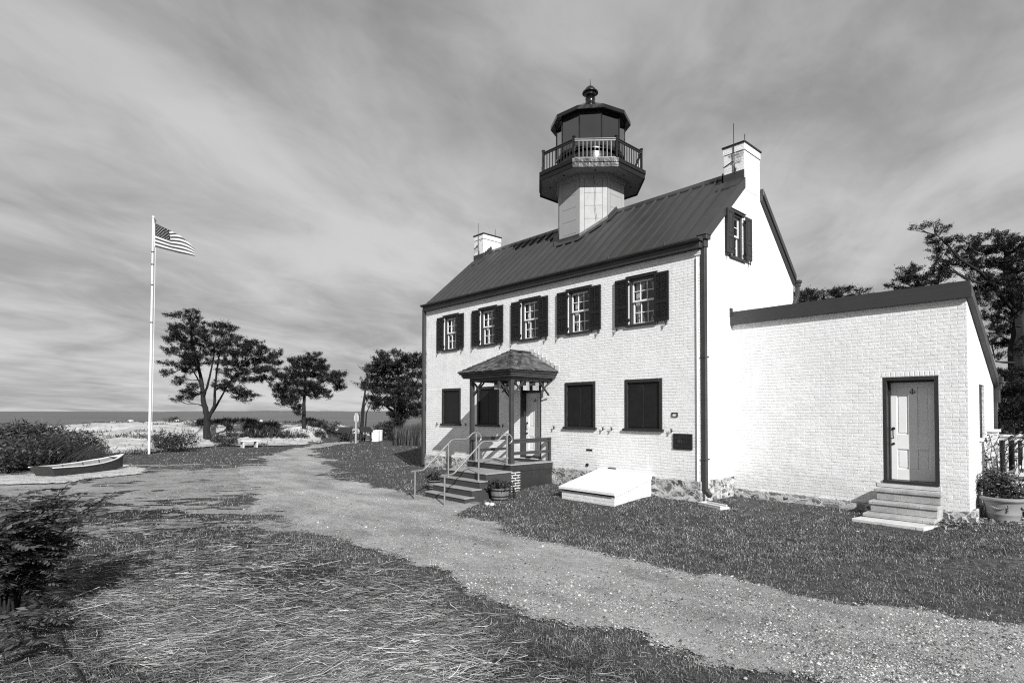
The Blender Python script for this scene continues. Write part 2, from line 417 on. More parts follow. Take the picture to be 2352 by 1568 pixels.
M_BARK = simple('grey_bark', 0.021, 0.9, 0.45, 5, 0.9, 0.2, 0, (3, 3, 0.6))
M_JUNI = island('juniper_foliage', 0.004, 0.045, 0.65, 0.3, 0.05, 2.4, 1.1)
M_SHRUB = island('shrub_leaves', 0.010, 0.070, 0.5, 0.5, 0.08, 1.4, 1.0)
M_REED = island('reed_blades', 0.02, 0.20, 0.7, 0.3, 0.2, 2.2, 0.8)
M_SUMAC = island('sumac_leaflets', 0.014, 0.13, 0.42, 0.5, 0.08, 1.2, 3.0)
M_GRASS = island('lawn_blades', 0.035, 0.46, 0.7, 0.25, 0.15, 2.1, 3.2, 0.5)
M_GRASSD = island('dune_grass', 0.03, 0.16, 0.7, 0.25, 0.2, 1.6, 0.9)
M_STRAW = island('dry_reed_straw', 0.04, 0.66, 0.6, 0.3, 0.0, 1.5, 0.9)
M_PEBB = island('pebbles', 0.05, 0.70, 0.75, 0.3, 0, 1.4, 0.8)
M_MULCH = island('wood_chips', 0.05, 0.45, 0.8, 0.2, 0, 1.6, 1.5)
M_FLOWER = island('flower_leaves', 0.02, 0.14, 0.6, 0.3, 0.2, 2.0, 3.0)

# ---------------------------------------------------------------- the ground and the sea
L_, W_ = 11.426, 5.495                      # house length and depth
YA, XA = 1.589, 4.725                       # annex front wall and end wall
def sm(t): t = np.clip(t, 0, 1); return t * t * (3 - 2 * t)
def rect_d(x, y, x0, x1, y0, y1):
    return np.hypot(np.maximum(np.maximum(x0 - x, x - x1), 0), np.maximum(np.maximum(y0 - y, y - y1), 0))
def cam_dl(x, y):
    dx = np.asarray(x, float) - CAM.x; dy = np.asarray(y, float) - CAM.y
    return dx * f2.x + dy * f2.y, dx * r2.x + dy * r2.y
def gz(x, y):
    x = np.asarray(x, float); y = np.asarray(y, float)
    d = np.minimum(rect_d(x, y, -L_, 0, 0, W_), rect_d(x, y, 0, XA, YA, 4.56))
    z = -0.27 * sm(d / 3.8) + 0.012
    z = z + 0.035 * (vnoise(x, y, 2.6, 3, 2) - 0.5) * sm((d - 1.5) / 3)
    D, Lt = cam_dl(x, y); px = 1176 + F * Lt / np.maximum(D, 6)
    D0 = np.interp(px, [0, 200, 290, 345, 440, 520, 620, 700, 745, 775, 830, 900], [30, 30, 31.5, 32.2, 37, 40, 40.5, 41, 43.5, 48.5, 50, 51])
    cz = np.interp(px, [-400, 0, 230, 300, 450, 600, 730, 790, 850, 950, 1100], [.5, .7, .9, 1.0, 1.1, 1.15, 1.2, .8, .25, .1, -.2])
    Dc = np.interp(px, [300, 345, 440, 520, 750, 800], [46, 46.5, 48, 50, 50, 50]) + 2.5 * (vnoise(px, px * 0, 120, 5, 2) - 0.5)
    up = sm((D - D0) / np.maximum(Dc - D0, 1)) ** .75
    h = (cz + 0.27) * up + 0.8 * (vnoise(x, y, 3.2, 9, 4) - 0.5) * up
    h = np.where(D > Dc, h - (h + 2.4) * sm((D - Dc - 1.5) / 14), h)
    side = sm((1150 - px) / 120)
    far = np.where(D > 15, 1.0, 0.0)
    return z + h * side * far
def gz1(x, y): return float(gz(np.array([x]), np.array([y]))[0])

def axis(lo, hi, flo, fhi, fine, grow=1.12, mx=6.0):
    a = list(np.arange(flo, fhi + 1e-6, fine)); s = fine; v = flo
    while v > lo: s = min(s * grow, mx); v -= s; a.insert(0, v)
    s = fine; v = a[-1]
    while v < hi: s = min(s * grow, mx); v += s; a.append(v)
    return np.array(a)

def grid_mesh(name, X, Y, Z, keep, mat, edge=None):
    nx, ny = X.shape
    idx = np.arange(nx * ny).reshape(nx, ny)
    q4 = np.stack([idx[:-1, :-1], idx[1:, :-1], idx[1:, 1:], idx[:-1, 1:]], -1)[keep]
    used, inv = np.unique(q4.ravel(), return_inverse=True)
    co = np.stack([X.ravel(), Y.ravel(), Z.ravel()], -1)[used]
    me = bpy.data.meshes.new(name); n = len(q4)
    me.vertices.add(len(co)); me.vertices.foreach_set('co', co.astype(np.float32).ravel())
    me.loops.add(n * 4); me.loops.foreach_set('vertex_index', inv.astype(np.int32))
    me.polygons.add(n); me.polygons.foreach_set('loop_start', np.arange(0, 4 * n, 4, dtype=np.int32)); me.polygons.foreach_set('loop_total', np.full(n, 4, np.int32))
    me.polygons.foreach_set('use_smooth', np.ones(n, bool))
    me.materials.append(mat); me.update(calc_edges=True)
    if edge is not None: me.attributes.new('edge', 'FLOAT', 'POINT').data.foreach_set('value', edge.ravel()[used].astype(np.float32))
    o = bpy.data.objects.new(name, me); COL.objects.link(o); tag(o, kind='structure'); return o

def ground_mat():
    t = MT('grass_soil', 0.05, 0.95, 0.1); v = t.coord('Object')
    a = t.noise(v, 0.55, 5, 0.6); b = t.noise(v, 9, 5, 0.7); c = t.noise(v, 55, 3, 0.6)
    col = t.math('MULTIPLY', t.rng(b, 0.3, 0.7, 0.032, 0.11), t.rng(c, 0.3, 0.7, 0.5, 1.5))
    dry = t.math('MULTIPLY', t.rng(a, 0.48, 0.62, 0.0, 0.45), t.rng(b, 0.42, 0.6, 0.0, 1.0))
    col = t.mix(dry, col, t.rng(c, 0.3, 0.7, 0.08, 0.20))
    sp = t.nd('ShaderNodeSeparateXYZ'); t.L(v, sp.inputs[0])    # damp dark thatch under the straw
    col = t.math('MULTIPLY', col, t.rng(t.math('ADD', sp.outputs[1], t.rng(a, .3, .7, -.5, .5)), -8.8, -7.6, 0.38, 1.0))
    t.color(col); t.bump(t.math('ADD', b, t.math('MULTIPLY', c, 0.5)), 0.8, 0.03); return t.m
def gravel_mat():
    t = MT('sandy_gravel', 0.3, 0.95, 0.15); v = t.coord('Object')
    a = t.noise(v, 0.9, 5, 0.6); c = t.noise(v, 70, 4, 0.7); d = t.noise(v, 11, 5, 0.65)
    col = t.math('MULTIPLY', t.rng(a, 0.3, 0.7, 0.27, 0.42), t.rng(d, 0.3, 0.7, 0.82, 1.15))
    col = t.math('MULTIPLY', col, t.rng(c, 0.3, 0.7, 0.55, 1.45))
    col = t.math('MULTIPLY', col, t.rng(t.noise(t.coord('Object', (.5, 1.6, 1)), .9, 5, .65), .42, .66, 1.08, .68))
    sp = t.rng(t.noise(v, 34, 2, 0.5), 0.62, 0.68, 0.0, 1.0); col = t.mix(t.math('MULTIPLY', sp, 0.7), col, 0.6)
    dk = t.rng(t.noise(v, 27, 2, 0.5), 0.31, 0.37, 1.0, 0.0); col = t.mix(t.math('MULTIPLY', dk, 0.65), col, 0.07)
    t.color(col); t.bump(t.math('ADD', c, d), 0.9, 0.025); return t.m
def sand_mat(name, lo, hi):
    t = MT(name, (lo + hi) / 2, 0.95, 0.1); v = t.coord('Object')
    a = t.noise(v, 0.8, 6, 0.65); c = t.noise(v, 12, 5, 0.65)
    t.color(t.math('MULTIPLY', t.rng(a, 0.3, 0.7, lo, hi), t.rng(c, 0.3, 0.7, 0.72, 1.25))); t.bump(t.math('ADD', t.noise(v, 1.6, 5, .6), t.math('MULTIPLY', c, 0.25)), 1.0, 0.35 if lo > .3 else 0.08); return t.m
def ragged(m, wide=0.22, scales=((5, .35), (26, .40), (90, .25))):
    """let a loose surface thin out at its edge, grain by grain, over the soil below"""
    t = MT.__new__(MT); t.m = m; t.nt = m.node_tree; t.N = t.nt.nodes; t.L = t.nt.links.new; t.b = t.N['Principled BSDF']; t.out = t.N['Material Output']
    a = t.nd('ShaderNodeAttribute'); a.attribute_name = 'edge'; v = t.coord('Object'); s = 0.0
    for sc, w in scales: s = t.math('ADD', t.math('MULTIPLY', t.math('SUBTRACT', t.noise(v, sc, 3, .6), .5), w * 4), s)
    f = t.math('ADD', t.math('DIVIDE', a.outputs['Fac'], wide), s); f = t.rng(f, -.10, .10, 0.0, 1.0)
    tr = t.nd('ShaderNodeBsdfTransparent'); mx = t.nd('ShaderNodeMixShader'); t.L(f, mx.inputs[0]); t.L(tr.outputs[0], mx.inputs[1]); t.L(t.b.outputs[0], mx.inputs[2]); t.L(mx.outputs[0], t.out.inputs[0]); return m
M_GROUND, M_GRAVEL = ground_mat(), gravel_mat()
M_SAND, M_SAND2 = sand_mat('dune_sand', 0.28, 0.62), sand_mat('pale_boat_sand', 0.48, 0.62)  # wide tone range on the dune stands in for weak relief shading
M_PATCH = sand_mat('worn_sandy_soil', 0.17, 0.34)

ragged(M_GRAVEL, .42, ((3, .35), (16, .35), (70, .30))); ragged(M_PATCH, .45, ((3, .3), (14, .35), (60, .35))); ragged(M_SAND2, .16); ragged(M_SAND, .5, ((1.5, .4), (6, .4), (22, .3)))
xs = axis(-140, 90, -24, 10, 0.3); ys = axis(-60, 150, -15, 8, 0.3)
X, Y = np.meshgrid(xs, ys, indexing='ij')
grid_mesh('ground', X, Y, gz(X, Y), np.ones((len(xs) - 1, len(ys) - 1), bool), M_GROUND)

def sheet(name, mat, x0, x1, y0, y1, h, field, off):
    xs = np.arange(x0, x1 + h, h); ys = np.arange(y0, y1 + h, h)
    X, Y = np.meshgrid(xs, ys, indexing='ij'); Xc = X[:-1, :-1] + h / 2; Yc = Y[:-1, :-1] + h / 2
    return grid_mesh(name, X, Y, gz(X, Y) + off, field(Xc, Yc) > -.34, mat, field(X, Y))

PL = ([-30, -9, -2.7, 1.75, 3.0, 4.3, 6.2, 9, 14], [-7.2, -7.45, -7.5, -7.44, -7.35, -7.1, -6.2, -4.9, -3.0])
PU = ([-30, -11, -8, -6.6, -4.4, -3.6, -2.3, 0.2, 2.2, 3.8, 5.0, 6.0, 9, 14], [-3.6, -3.3, -3.5, -3.15, -3.4, -4.75, -4.8, -4.9, -4.66, -4.6, -4.2, -4.0, -2.6, -1.0])
BR = [(-9, -5.4), (-13, -4.6), (-18, -2.6), (-24, -0.6), (-28.5, 2.0), (-32.5, 5.6), (-36, 10.5), (-44, 22)]
def seg_d(x, y, pts):
    d = np.full(np.shape(x), 1e9)
    for (ax, ay), (bx, by) in zip(pts[:-1], pts[1:]):
        vx, vy = bx - ax, by - ay; t = np.clip(((x - ax) * vx + (y - ay) * vy) / (vx * vx + vy * vy), 0, 1)
        d = np.minimum(d, np.hypot(x - ax - t * vx, y - ay - t * vy))
    return d
def f_path(x, y):
    f = np.minimum(y - np.interp(x, *PL), np.interp(x, *PU) - y)
    f = np.minimum(f, (x + 10.5) * 0.5)
    w = np.interp(x, [-40, -30, -24, -16, -10], [0.8, 0.9, 1.3, 1.8, 1.9])
    b = w - seg_d(x, y, BR)
    f = np.maximum(f, b)
    return f + 0.9 * (vnoise(x, y, 1.1, 11, 4) - 0.5) + 0.3 * (vnoise(x, y, .3, 12, 3) - 0.5) + 0.5 * (vnoise(x, y, 4.0, 14, 2) - 0.5) + np.where(x < -4, 2.0, 0.0) * sm((-4 - x) / 4) * (vnoise(x * .8, y * 1.6, 1.8, 16, 4) - 0.62)
def f_patch(x, y):
    D, Lt = cam_dl(x, y)
    px = 1176 + F * Lt / np.maximum(D, 3)
    f = np.minimum(np.minimum(D - 13.3, 24.5 - D) / 4, (720 - px) / 200)
    return f * 0.45 - 0.12 + 1.5 * (vnoise(D * 2.6, Lt * 0.7, 1.5, 13, 5) - 0.5) + 1.3 * (vnoise(D * 2, Lt, .35, 15, 3) - 0.5)
def poly_field(pts, z=-0.27):
    P = [on_plane(2, z, *p) for p in pts]; n = len(P)
    def f(x, y):
        ins = np.zeros(np.shape(x), bool)
        for i in range(n):
            a, b = P[i], P[(i + 1) % n]
            c = (a.y > y) != (b.y > y)
            with np.errstate(divide='ignore', invalid='ignore'): xi = a.x + (y - a.y) * (b.x - a.x) / ((b.y - a.y) or 1e-9)
            ins ^= c & (x < xi)
        d = seg_d(x, y, [(p.x, p.y) for p in P] + [(P[0].x, P[0].y)])
        return np.where(ins, d, -d)
    return f
f_bs0 = poly_field([(-120, 1104), (60, 1100), (95, 1094), (200, 1082), (285, 1074), (318, 1082), (332, 1090), (300, 1097), (240, 1104), (150, 1117), (-120, 1128)])
def f_boatsand(x, y): return f_bs0(x, y) + 0.9 * (vnoise(x, y, 0.9, 17, 4) - 0.5) + 0.6 * (vnoise(x, y, 0.2, 18, 3) - 0.5)
def f_dune(x, y):
    D, Lt = cam_dl(x, y); px = 1176 + F * Lt / np.maximum(D, 3)
    D0 = np.interp(px, [0, 200, 290, 345, 440, 520, 620, 700, 745, 775, 830, 900], [30, 30.5, 31.0, 32.0, 36, 39.5, 39.5, 40.5, 43, 47.5, 49, 50])
    return np.minimum(np.minimum(D - D0, 76 - D), np.minimum((px - 120) / 30, (905 - px) / 20)) + 3.0 * (vnoise(x, y, 3, 19, 4) - 0.5)
sheet('sandy_ground', M_PATCH, -30, -3, -16, 4, 0.09, f_patch, 0.010)
sheet('gravel_path', M_GRAVEL, -46, 9.5, -8.8, 24, 0.055, lambda x, y: np.where(cam_dl(x, y)[0] < 60, f_path(x, y), -1), 0.022)
sheet('boat_sand', M_SAND2, -25, -13, -15, -5, 0.07, f_boatsand, 0.045)
sheet('sand_dune', M_SAND, -75, -20, -22, 34, 0.25, f_dune, 0.06)
f_mulch = poly_field([(2165, 1185), (2235, 1178), (2300, 1160), (2480, 1160), (2480, 1212), (2300, 1212), (2180, 1222), (2140, 1215)], -.10)
M_MBASE = simple('dark_mulch_soil', 0.035, 0.95, 0.4, 12, 0.6); M_MBED = ragged(simple('mulch_soil', 0.035, 0.95, 0.4, 12, 0.6), .12)
sheet('mulch_bed', M_MBED, 2.5, 9, -1, 6, 0.06, lambda x, y: f_mulch(x, y) + 0.25 * (vnoise(x, y, 0.5, 23, 3) - 0.5), 0.012)

# water
t = MT('bay_water', 0.035, 0.35, 0.16); v = t.coord('Object', (0.25, 0.25, 1)); 
t.color(t.rng(t.noise(t.coord('Object', (0.02, 0.02, 1)), 1, 5), 0.35, 0.65, 0.065, 0.10))
t.bump(t.math('ADD', t.noise(v, 1.0, 4), t.noise(v, 4.0, 3)), 0.6, 0.35); M_SEA = t.m
mb = MB(); mb.poly([(-30000, -30000, -1.6), (30000, -30000, -1.6), (30000, 30000, -1.6), (-30000, 30000, -1.6)])
tag(mb.build('sea', M_SEA), kind='structure')
# far shore, low and long, 9 km off
M_SHORE = simple('far_shore', 0.10, 0.9, 0.2, 0.01)
mb = MB(); tops = []
for i in range(121):
    px = 380 + i * 6.5; d = 9000
    w = 7 + 22 * float(vnoise(px, 0, 40, 31, 4)) * min(1, (px - 380) / 200)
    p = at(px, 950, d); tops.append((p, w))
for (a, wa), (b, wb) in zip(tops[:-1], tops[1:]):
    dv = f2 * 400
    A0, B0 = Vector((a.x, a.y, -2)), Vector((b.x, b.y, -2)); A1, B1 = Vector((a.x, a.y, wa - 1.6)), Vector((b.x, b.y, wb - 1.6))
    mb.add([A0, B0, B1, A1, A0 + dv, B0 + dv, B1 + dv, A1 + dv], [(0, 1, 2, 3), (3, 2, 6, 7), (5, 4, 7, 6)])
tag(mb.build('far_shore_hills', M_SHORE), kind='structure')

# ---------------------------------------------------------------- lighthouse
ZT, ZF = 5.843, 0.498
RIDGE, SL, YC = 8.72, 0.90, W_ / 2
def zr(y): return RIDGE - SL * abs(y - YC)
house = thing('lighthouse', (-L_ / 2, YC, 0), 'white painted brick lighthouse house with dark metal roof and black lantern tower', 'lighthouse')

def wall_cells(mb, P, ur, zr_, ops, depth):
    """P(u, d, z) -> point; ops: openings (u0,u1,z0,z1); d is depth into the wall"""
    us = sorted({ur[0], ur[1]} | {o[0] for o in ops} | {o[1] for o in ops}); zs = sorted({zr_[0], zr_[1]} | {o[2] for o in ops} | {o[3] for o in ops})
    for a, b in zip(us[:-1], us[1:]):
        for c, d in zip(zs[:-1], zs[1:]):
            m, n = (a + b) / 2, (c + d) / 2
            if any(o[0] < m < o[1] and o[2] < n < o[3] for o in ops): continue
            mb.poly([P(a, 0, c), P(b, 0, c), P(b, 0, d), P(a, 0, d)])
    for a, b, c, d in ops:
        mb.poly([P(a, 0, c), P(a, depth, c), P(a, depth, d), P(a, 0, d)]); mb.poly([P(b, 0, c), P(b, depth, c), P(b, depth, d), P(b, 0, d)])
        mb.poly([P(a, 0, d), P(a, depth, d), P(b, depth, d), P(b, 0, d)]); mb.poly([P(a, 0, c), P(b, 0, c), P(b, depth, c), P(a, depth, c)])
PF = lambda u, d, z: (u, d, z)
UW = [-9.859, -7.767, -5.738, -3.737, -1.619]; LW = [-9.812, -7.757, -3.706, -1.586]
ops = [(x - .40, x + .40, 4.40, 5.60) for x in UW] + [(x - .565, x + .565, 1.70, 2.97) for x in LW] + [(-6.165, -5.235, 0.70, 2.93)]
mb = MB(); wall_cells(mb, PF, (-L_, 0), (ZF - 0.15, 6.2), ops, 0.20)
# gable end, in level bands so that the window has a real opening
def band(z0, z1, x, holes, ymin=0.0, ymax=W_):
    def lim(z):
        h = (RIDGE - 0.07 - z) / SL
        return max(ymin, YC - h), min(ymax, YC + h)
    a0, a1 = lim(z0); b0, b1 = lim(z1)
    if not holes: mb.poly([(x, a0, z0), (x, a1, z0), (x, b1, z1), (x, b0, z1)]); return
    h0, h1 = holes
    mb.poly([(x, a0, z0), (x, h0, z0), (x, h0, z1), (x, b0, z1)]); mb.poly([(x, h1, z0), (x, a1, z0), (x, b1, z1), (x, h1, z1)])
GW = (1.56, 2.22, 6.12, 7.26)
zk = RIDGE - 0.07 - SL * YC
for x in (0.0, -L_):
    if x == 0:
        band(ZF - .15, GW[2], x, None); band(GW[2], zk, x, GW[:2]); band(zk, GW[3], x, GW[:2]); band(GW[3], 8.64, x, None)
        for yy in GW[:2]: mb.poly([(0, yy, GW[2]), (-.2, yy, GW[2]), (-.2, yy, GW[3]), (0, yy, GW[3])])
        for zz in GW[2:]: mb.poly([(0, GW[0], zz), (0, GW[1], zz), (-.2, GW[1], zz), (-.2, GW[0], zz)])
    else: band(ZF - .15, zk, x, None); band(zk, 8.64, x, None)
mb.poly([(-L_, W_, ZF - .15), (0, W_, ZF - .15), (0, W_, 6.2), (-L_, W_, 6.2)])
mb.build('wall', M_BRICK, house)
# dark floors and partitions so that the rooms are rooms
mb = MB(); mb.box(-L_ + .02, -.22, .9, 1.0, 0.3, 6.1); mb.box(-L_ + .02, -.02, .21, W_ - .02, 3.5, 3.6); mb.box(-1.2, -1.1, 1.8, 3.7, 3.7, 7.6); mb.build('partition', M_DARK, house)

mb = MB()
mb.box(-L_ - .03, -5.2, -.045, .25, -.5, ZF); mb.box(-5.2, .035, -.045, .25, -.5, ZF); mb.box(-.3, .045, .25, YA - .002, -.5, ZF + .004); mb.box(-L_ - .035, -L_ + .3, .25, W_ + .03, -.5, ZF)
mb.build('foundation', M_STONE, house, bevel=0.015)

# roof: two slabs, standing seams, ridge cap, smooth rake strips
roof = MB(); XL, XR = -L_ - 0.10, -0.004
for sgn in (-1, 1):
    ye = -0.02 if sgn < 0 else W_ + 0.02
    roof.prism([(XL, ye, zr(ye)), (XL, YC, RIDGE), (XL, YC, RIDGE - .06), (XL, ye, zr(ye) - .06)], (XR - XL, 0, 0))
    nrm = Vector((0, sgn * SL, 1)).normalized(); yt = YC + sgn * 0.05
    x = XR - 0.49
    while x > XL + 0.1:
        p, q_ = Vector((x, ye, zr(ye))), Vector((x, yt, zr(yt)))
        w = 0.020; n = nrm * 0.050
        roof.add([p + Vector((-w, 0, 0)), p + Vector((w, 0, 0)), p + Vector((w * .45, 0, 0)) + n, p + Vector((-w * .45, 0, 0)) + n,
                  q_ + Vector((-w, 0, 0)), q_ + Vector((w, 0, 0)), q_ + Vector((w * .45, 0, 0)) + n, q_ + Vector((-w * .45, 0, 0)) + n],
                 [(0, 1, 2, 3), (7, 6, 5, 4), (1, 5, 6, 2), (2, 6, 7, 3), (3, 7, 4, 0)])
        x -= 0.397
roof.prism([(XL - .01, YC - .17, zr(YC - .17) + .052), (XL - .01, YC, RIDGE + .058), (XL - .01, YC + .17, zr(YC + .17) + .052), (XL - .01, YC + .17, zr(YC + .17) + .012), (XL - .01, YC, RIDGE + .01), (XL - .01, YC - .17, zr(YC - .17) + .012)], (L_ - .45, 0, 0))
roof.build('roof', M_ROOF, house)
mb = MB()
def rake(x0, x1, y0, y1, up, dn):
    mb.prism([(x0, y0, zr(y0) + up), (x0, y1, zr(y1) + up), (x0, y1, zr(y1) - dn), (x0, y0, zr(y0) - dn)], (x1 - x0, 0, 0))
rake(-.22, .058, -.03, 2.305, .022, .004)      # folded over the roof edge
rake(.004, .056, -.03, 2.30, -.004, .27)
rake(.004, .10, 3.27, 5.52, .03, .15); rake(.004, .06, 3.27, 5.50, -.15, .30)
rake(-L_ - .13, -L_ - .02, -.02, 2.3, .022, .22)
mb.build('rake_board', M_ROOF, house, bevel=0.006, split=True)

mb = MB(); X0, X1 = -L_ - .12, 0.12
mb.prism([(X0, .0, 6.262), (X0, -.24, 6.205), (X0, -.24, 6.165), (X0, -.18, 6.130), (X0, -.0, 6.130)], (X1 - X0, 0, 0))
mb.box(X0 + .02, X1 - .04, -.132, -.001, 6.005, 6.13); mb.box(X0 + .02, X1 - .03, -.142, -.001, 5.978, 6.004)
for k in range(7): mb.box(-L_ + .4 + 1.7 * k, -L_ + .43 + 1.7 * k, -.246, .05, 6.19, 6.275)
mb.build('gutter', M_TRIM2, house, bevel=0.004)
mb = MB()
for k in range(3): mb.prism([(-L_ - .01, -.001, 5.84 + .044 * k), (-L_ - .01, -.034 - .0 * k, 5.84 + .044 * k), (-L_ - .01, -.018, 5.882 + .044 * k), (-L_ - .01, -.001, 5.882 + .044 * k)], (L_ + .04, 0, 0))
mb.build('frieze', M_FRIEZE, house)

def downspout(x, y, ztop, zbot, name='downspout', face=(1, 0), mat=M_TRIM2, head=True, elbow=True):
    m = MB(); w = .055
    m.box(x - w, x + w, y - w, y + w, zbot, ztop - (.3 if head else 0))
    if head:
        m.box(x - w - .02, x + w + .02, y - w - .02, y + w + .02, ztop - .30, ztop - .12); m.box(x - w - .06, x + w + .07, y - w - .05, y + w + .05, ztop - .12, ztop - .02)
        m.box(x - w - .075, x + w + .085, y - w - .065, y + w + .065, ztop - .02, ztop)
    for z in (1.0, 3.4): 
        if zbot < z < ztop - .4: m.box(x - w - .012, x + w + .012, y - w - .012, y + w + .06, z, z + .035)
    if elbow: m.beam((x, y, zbot + .03), (x + .17 * face[0], y + .17 * face[1], zbot - .10), .10, .10)
    return m.build(name, mat, house, bevel=0.005)
downspout(.085, .045, 6.30, .28, face=(.95, -.3))
downspout(-L_ - .075, -.07, 6.05, .1, head=False, elbow=False)
# rear corner conductor, elbowing back to the wall
m = MB(); m.box(.0, .2, 5.50, 5.66, 6.02, 6.10); m.box(.02, .17, 5.52, 5.64, 5.92, 6.02); m.box(.04, .14, 5.54, 5.63, 5.62, 5.92); m.beam((.09, 5.585, 5.64), (.06, 5.40, 5.30), .09, .09); m.box(.01, .11, 5.33, 5.42, 4.0, 5.32)
m.build('downspout', M_TRIM2, house, bevel=0.005)
m = MB(); m.tube([(-.06, -.02, ZF - .2), (-.06, -.02, 5.8)], .018, 6); m.build('conduit', M_WHITE, house)

# double-hung windows with open louvred shutters
def sash(win, P, u0, u1, z0, z1, cols, rows, y, bar=.022, stile=.04):
    m = MB()
    def bx(a, b, c, d, y0, y1):
        pts = [P(a, y0, c), P(b, y0, c), P(b, y1, c), P(a, y1, c), P(a, y0, d), P(b, y0, d), P(b, y1, d), P(a, y1, d)]
        m.add(pts, [(0,3,2,1),(4,5,6,7),(0,1,5,4),(1,2,6,5),(2,3,7,6),(3,0,4,7)])
    bx(u0, u0 + stile, z0, z1, y, y + .035); bx(u1 - stile, u1, z0, z1, y, y + .035)
    bx(u0 + stile, u1 - stile, z0, z0 + stile * 1.2, y, y + .035); bx(u0 + stile, u1 - stile, z1 - stile, z1, y, y + .035)
    for k in range(1, cols):
        c = u0 + stile + (u1 - u0 - 2 * stile) * k / cols; bx(c - bar / 2, c + bar / 2, z0 + stile * 1.2, z1 - stile, y + .004, y + .031)
    for k in range(1, rows):
        c = z0 + (z1 - z0) * k / rows; bx(u0 + stile, u1 - stile, c - bar / 2, c + bar / 2, y + .006, y + .029)
    m.build('sash', M_WHITE, win, bevel=0.003)
    g = MB(); g.poly([P(u0 + .02, y + .018, z0 + .02), P(u1 - .02, y + .018, z0 + .02), P(u1 - .02, y + .018, z1 - .02), P(u0 + .02, y + .018, z1 - .02)]); g.build('pane', M_GLASS, win)
def curtain(win, P, u0, u1, z0, z1, y, narrow, seed):
    m = MB(); rr = random.Random(seed); n = 14; rows = 8; pts = []
    for j in range(rows + 1):
        t = j / rows; w = (u1 - u0) * (1 - narrow * math.sin(math.pi * min(1, t * 1.1)) )
        for i in range(n + 1): pts.append(P(u0 + w * i / n, y + .02 * math.sin(i * 1.9 + t) , z1 + (z0 - z1) * t))
    m.add(pts, [(j * (n + 1) + i, j * (n + 1) + i + 1, (j + 1) * (n + 1) + i + 1, (j + 1) * (n + 1) + i) for j in range(rows) for i in range(n)])
    m.build('curtain', M_CURT, win, smooth=True)
def casing(P, u0, u1, z0, z1, w, d0, d1, cap=None, sill=None, mat=M_TRIM, bottom=False):
    m = MB()
    def bx(a, b, c, d, y0, y1):
        pts = [P(a, y0, c), P(b, y0, c), P(b, y1, c), P(a, y1, c), P(a, y0, d), P(b, y0, d), P(b, y1, d), P(a, y1, d)]
        m.add(pts, [(0,3,2,1),(4,5,6,7),(0,1,5,4),(1,2,6,5),(2,3,7,6),(3,0,4,7)])
    bx(u0, u0 + w, z0, z1, d0, d1); bx(u1 - w, u1, z0, z1, d0, d1); bx(u0 + w, u1 - w, z1 - w, z1, d0 - .004, d1)
    if bottom: bx(u0 + w, u1 - w, z0, z0 + w, d0 - .004, d1)
    if cap: e, h, pr = cap; bx(u0 - e, u1 + e, z1, z1 + h, -pr, .02); bx(u0 - e - .015, u1 + e + .015, z1 + h, z1 + h + .018, -pr - .018, .02)
    if sill: e, h, pr = sill; bx(u0 - e, u1 + e, z0 - h, z0, -pr, .16)
    return m, bx
def shutter(P, u0, u1, z0, z1, y, louv=True, mat=M_BLACK, hinge=1):
    m = MB(); t = .032; s = .055
    def bx(a, b, c, d, y0, y1):
        pts = [P(a, y0, c), P(b, y0, c), P(b, y1, c), P(a, y1, c), P(a, y0, d), P(b, y0, d), P(b, y1, d), P(a, y1, d)]
        m.add(pts, [(0,3,2,1),(4,5,6,7),(0,1,5,4),(1,2,6,5),(2,3,7,6),(3,0,4,7)])
    zm = z0 + (z1 - z0) * .40
    bx(u0, u0 + s, z0, z1, y, y + t); bx(u1 - s, u1, z0, z1, y, y + t)
    for a, b in ((z0, z0 + .09), (zm - .045, zm + .045), (z1 - .07, z1)): bx(u0 + s, u1 - s, a, b, y + .001, y + t - .001)
    for a, b in ((z0 + .09, zm - .045), (zm + .045, z1 - .07)):
        if louv:
            n = max(3, round((b - a) / .048)); uc = (u0 + u1) / 2; 
            for k in range(n):
                z = a + (b - a) * (k + .5) / n; h = (b - a) / n * .42
                for ua, ub in ((u0 + s, u1 - s),):
                    pts = [P(ua, y + .004, z - h), P(ub, y + .004, z - h), P(ub, y + .026, z + h), P(ua, y + .026, z + h)]
                    pts2 = [P(ua, y + .012, z - h), P(ub, y + .012, z - h), P(ub, y + .032, z + h), P(ua, y + .032, z + h)]
                    m.add(pts + pts2, [(0,1,2,3),(7,6,5,4),(0,4,5,1),(1,5,6,2),(2,6,7,3),(3,7,4,0)])
            bx(uc - .009, uc + .009, a + .02, b - .02, y - .010, y + .004)
        else: bx(u0 + s, u1 - s, a, b, y + .012, y + .022); bx(u0 + s + .03, u1 - s - .03, a + .03, b - .03, y + .005, y + .012)
    o = m.build('shutter', mat, house)
    h = MB()
    e = u1 if hinge > 0 else u0
    for z in (z0 + .14, z1 - .14):
        pts = [P(e - .03, y - .006, z - .035), P(e + .03, y - .006, z - .035), P(e + .03, y + .05, z - .035), P(e - .03, y + .05, z - .035), P(e - .03, y - .006, z + .035), P(e + .03, y - .006, z + .035), P(e + .03, y + .05, z + .035), P(e - .03, y + .05, z + .035)]
        h.add(pts, [(0,3,2,1),(4,5,6,7),(0,1,5,4),(1,2,6,5),(2,3,7,6),(3,0,4,7)])
    h.build('hinge', M_IRON, o, split=True)
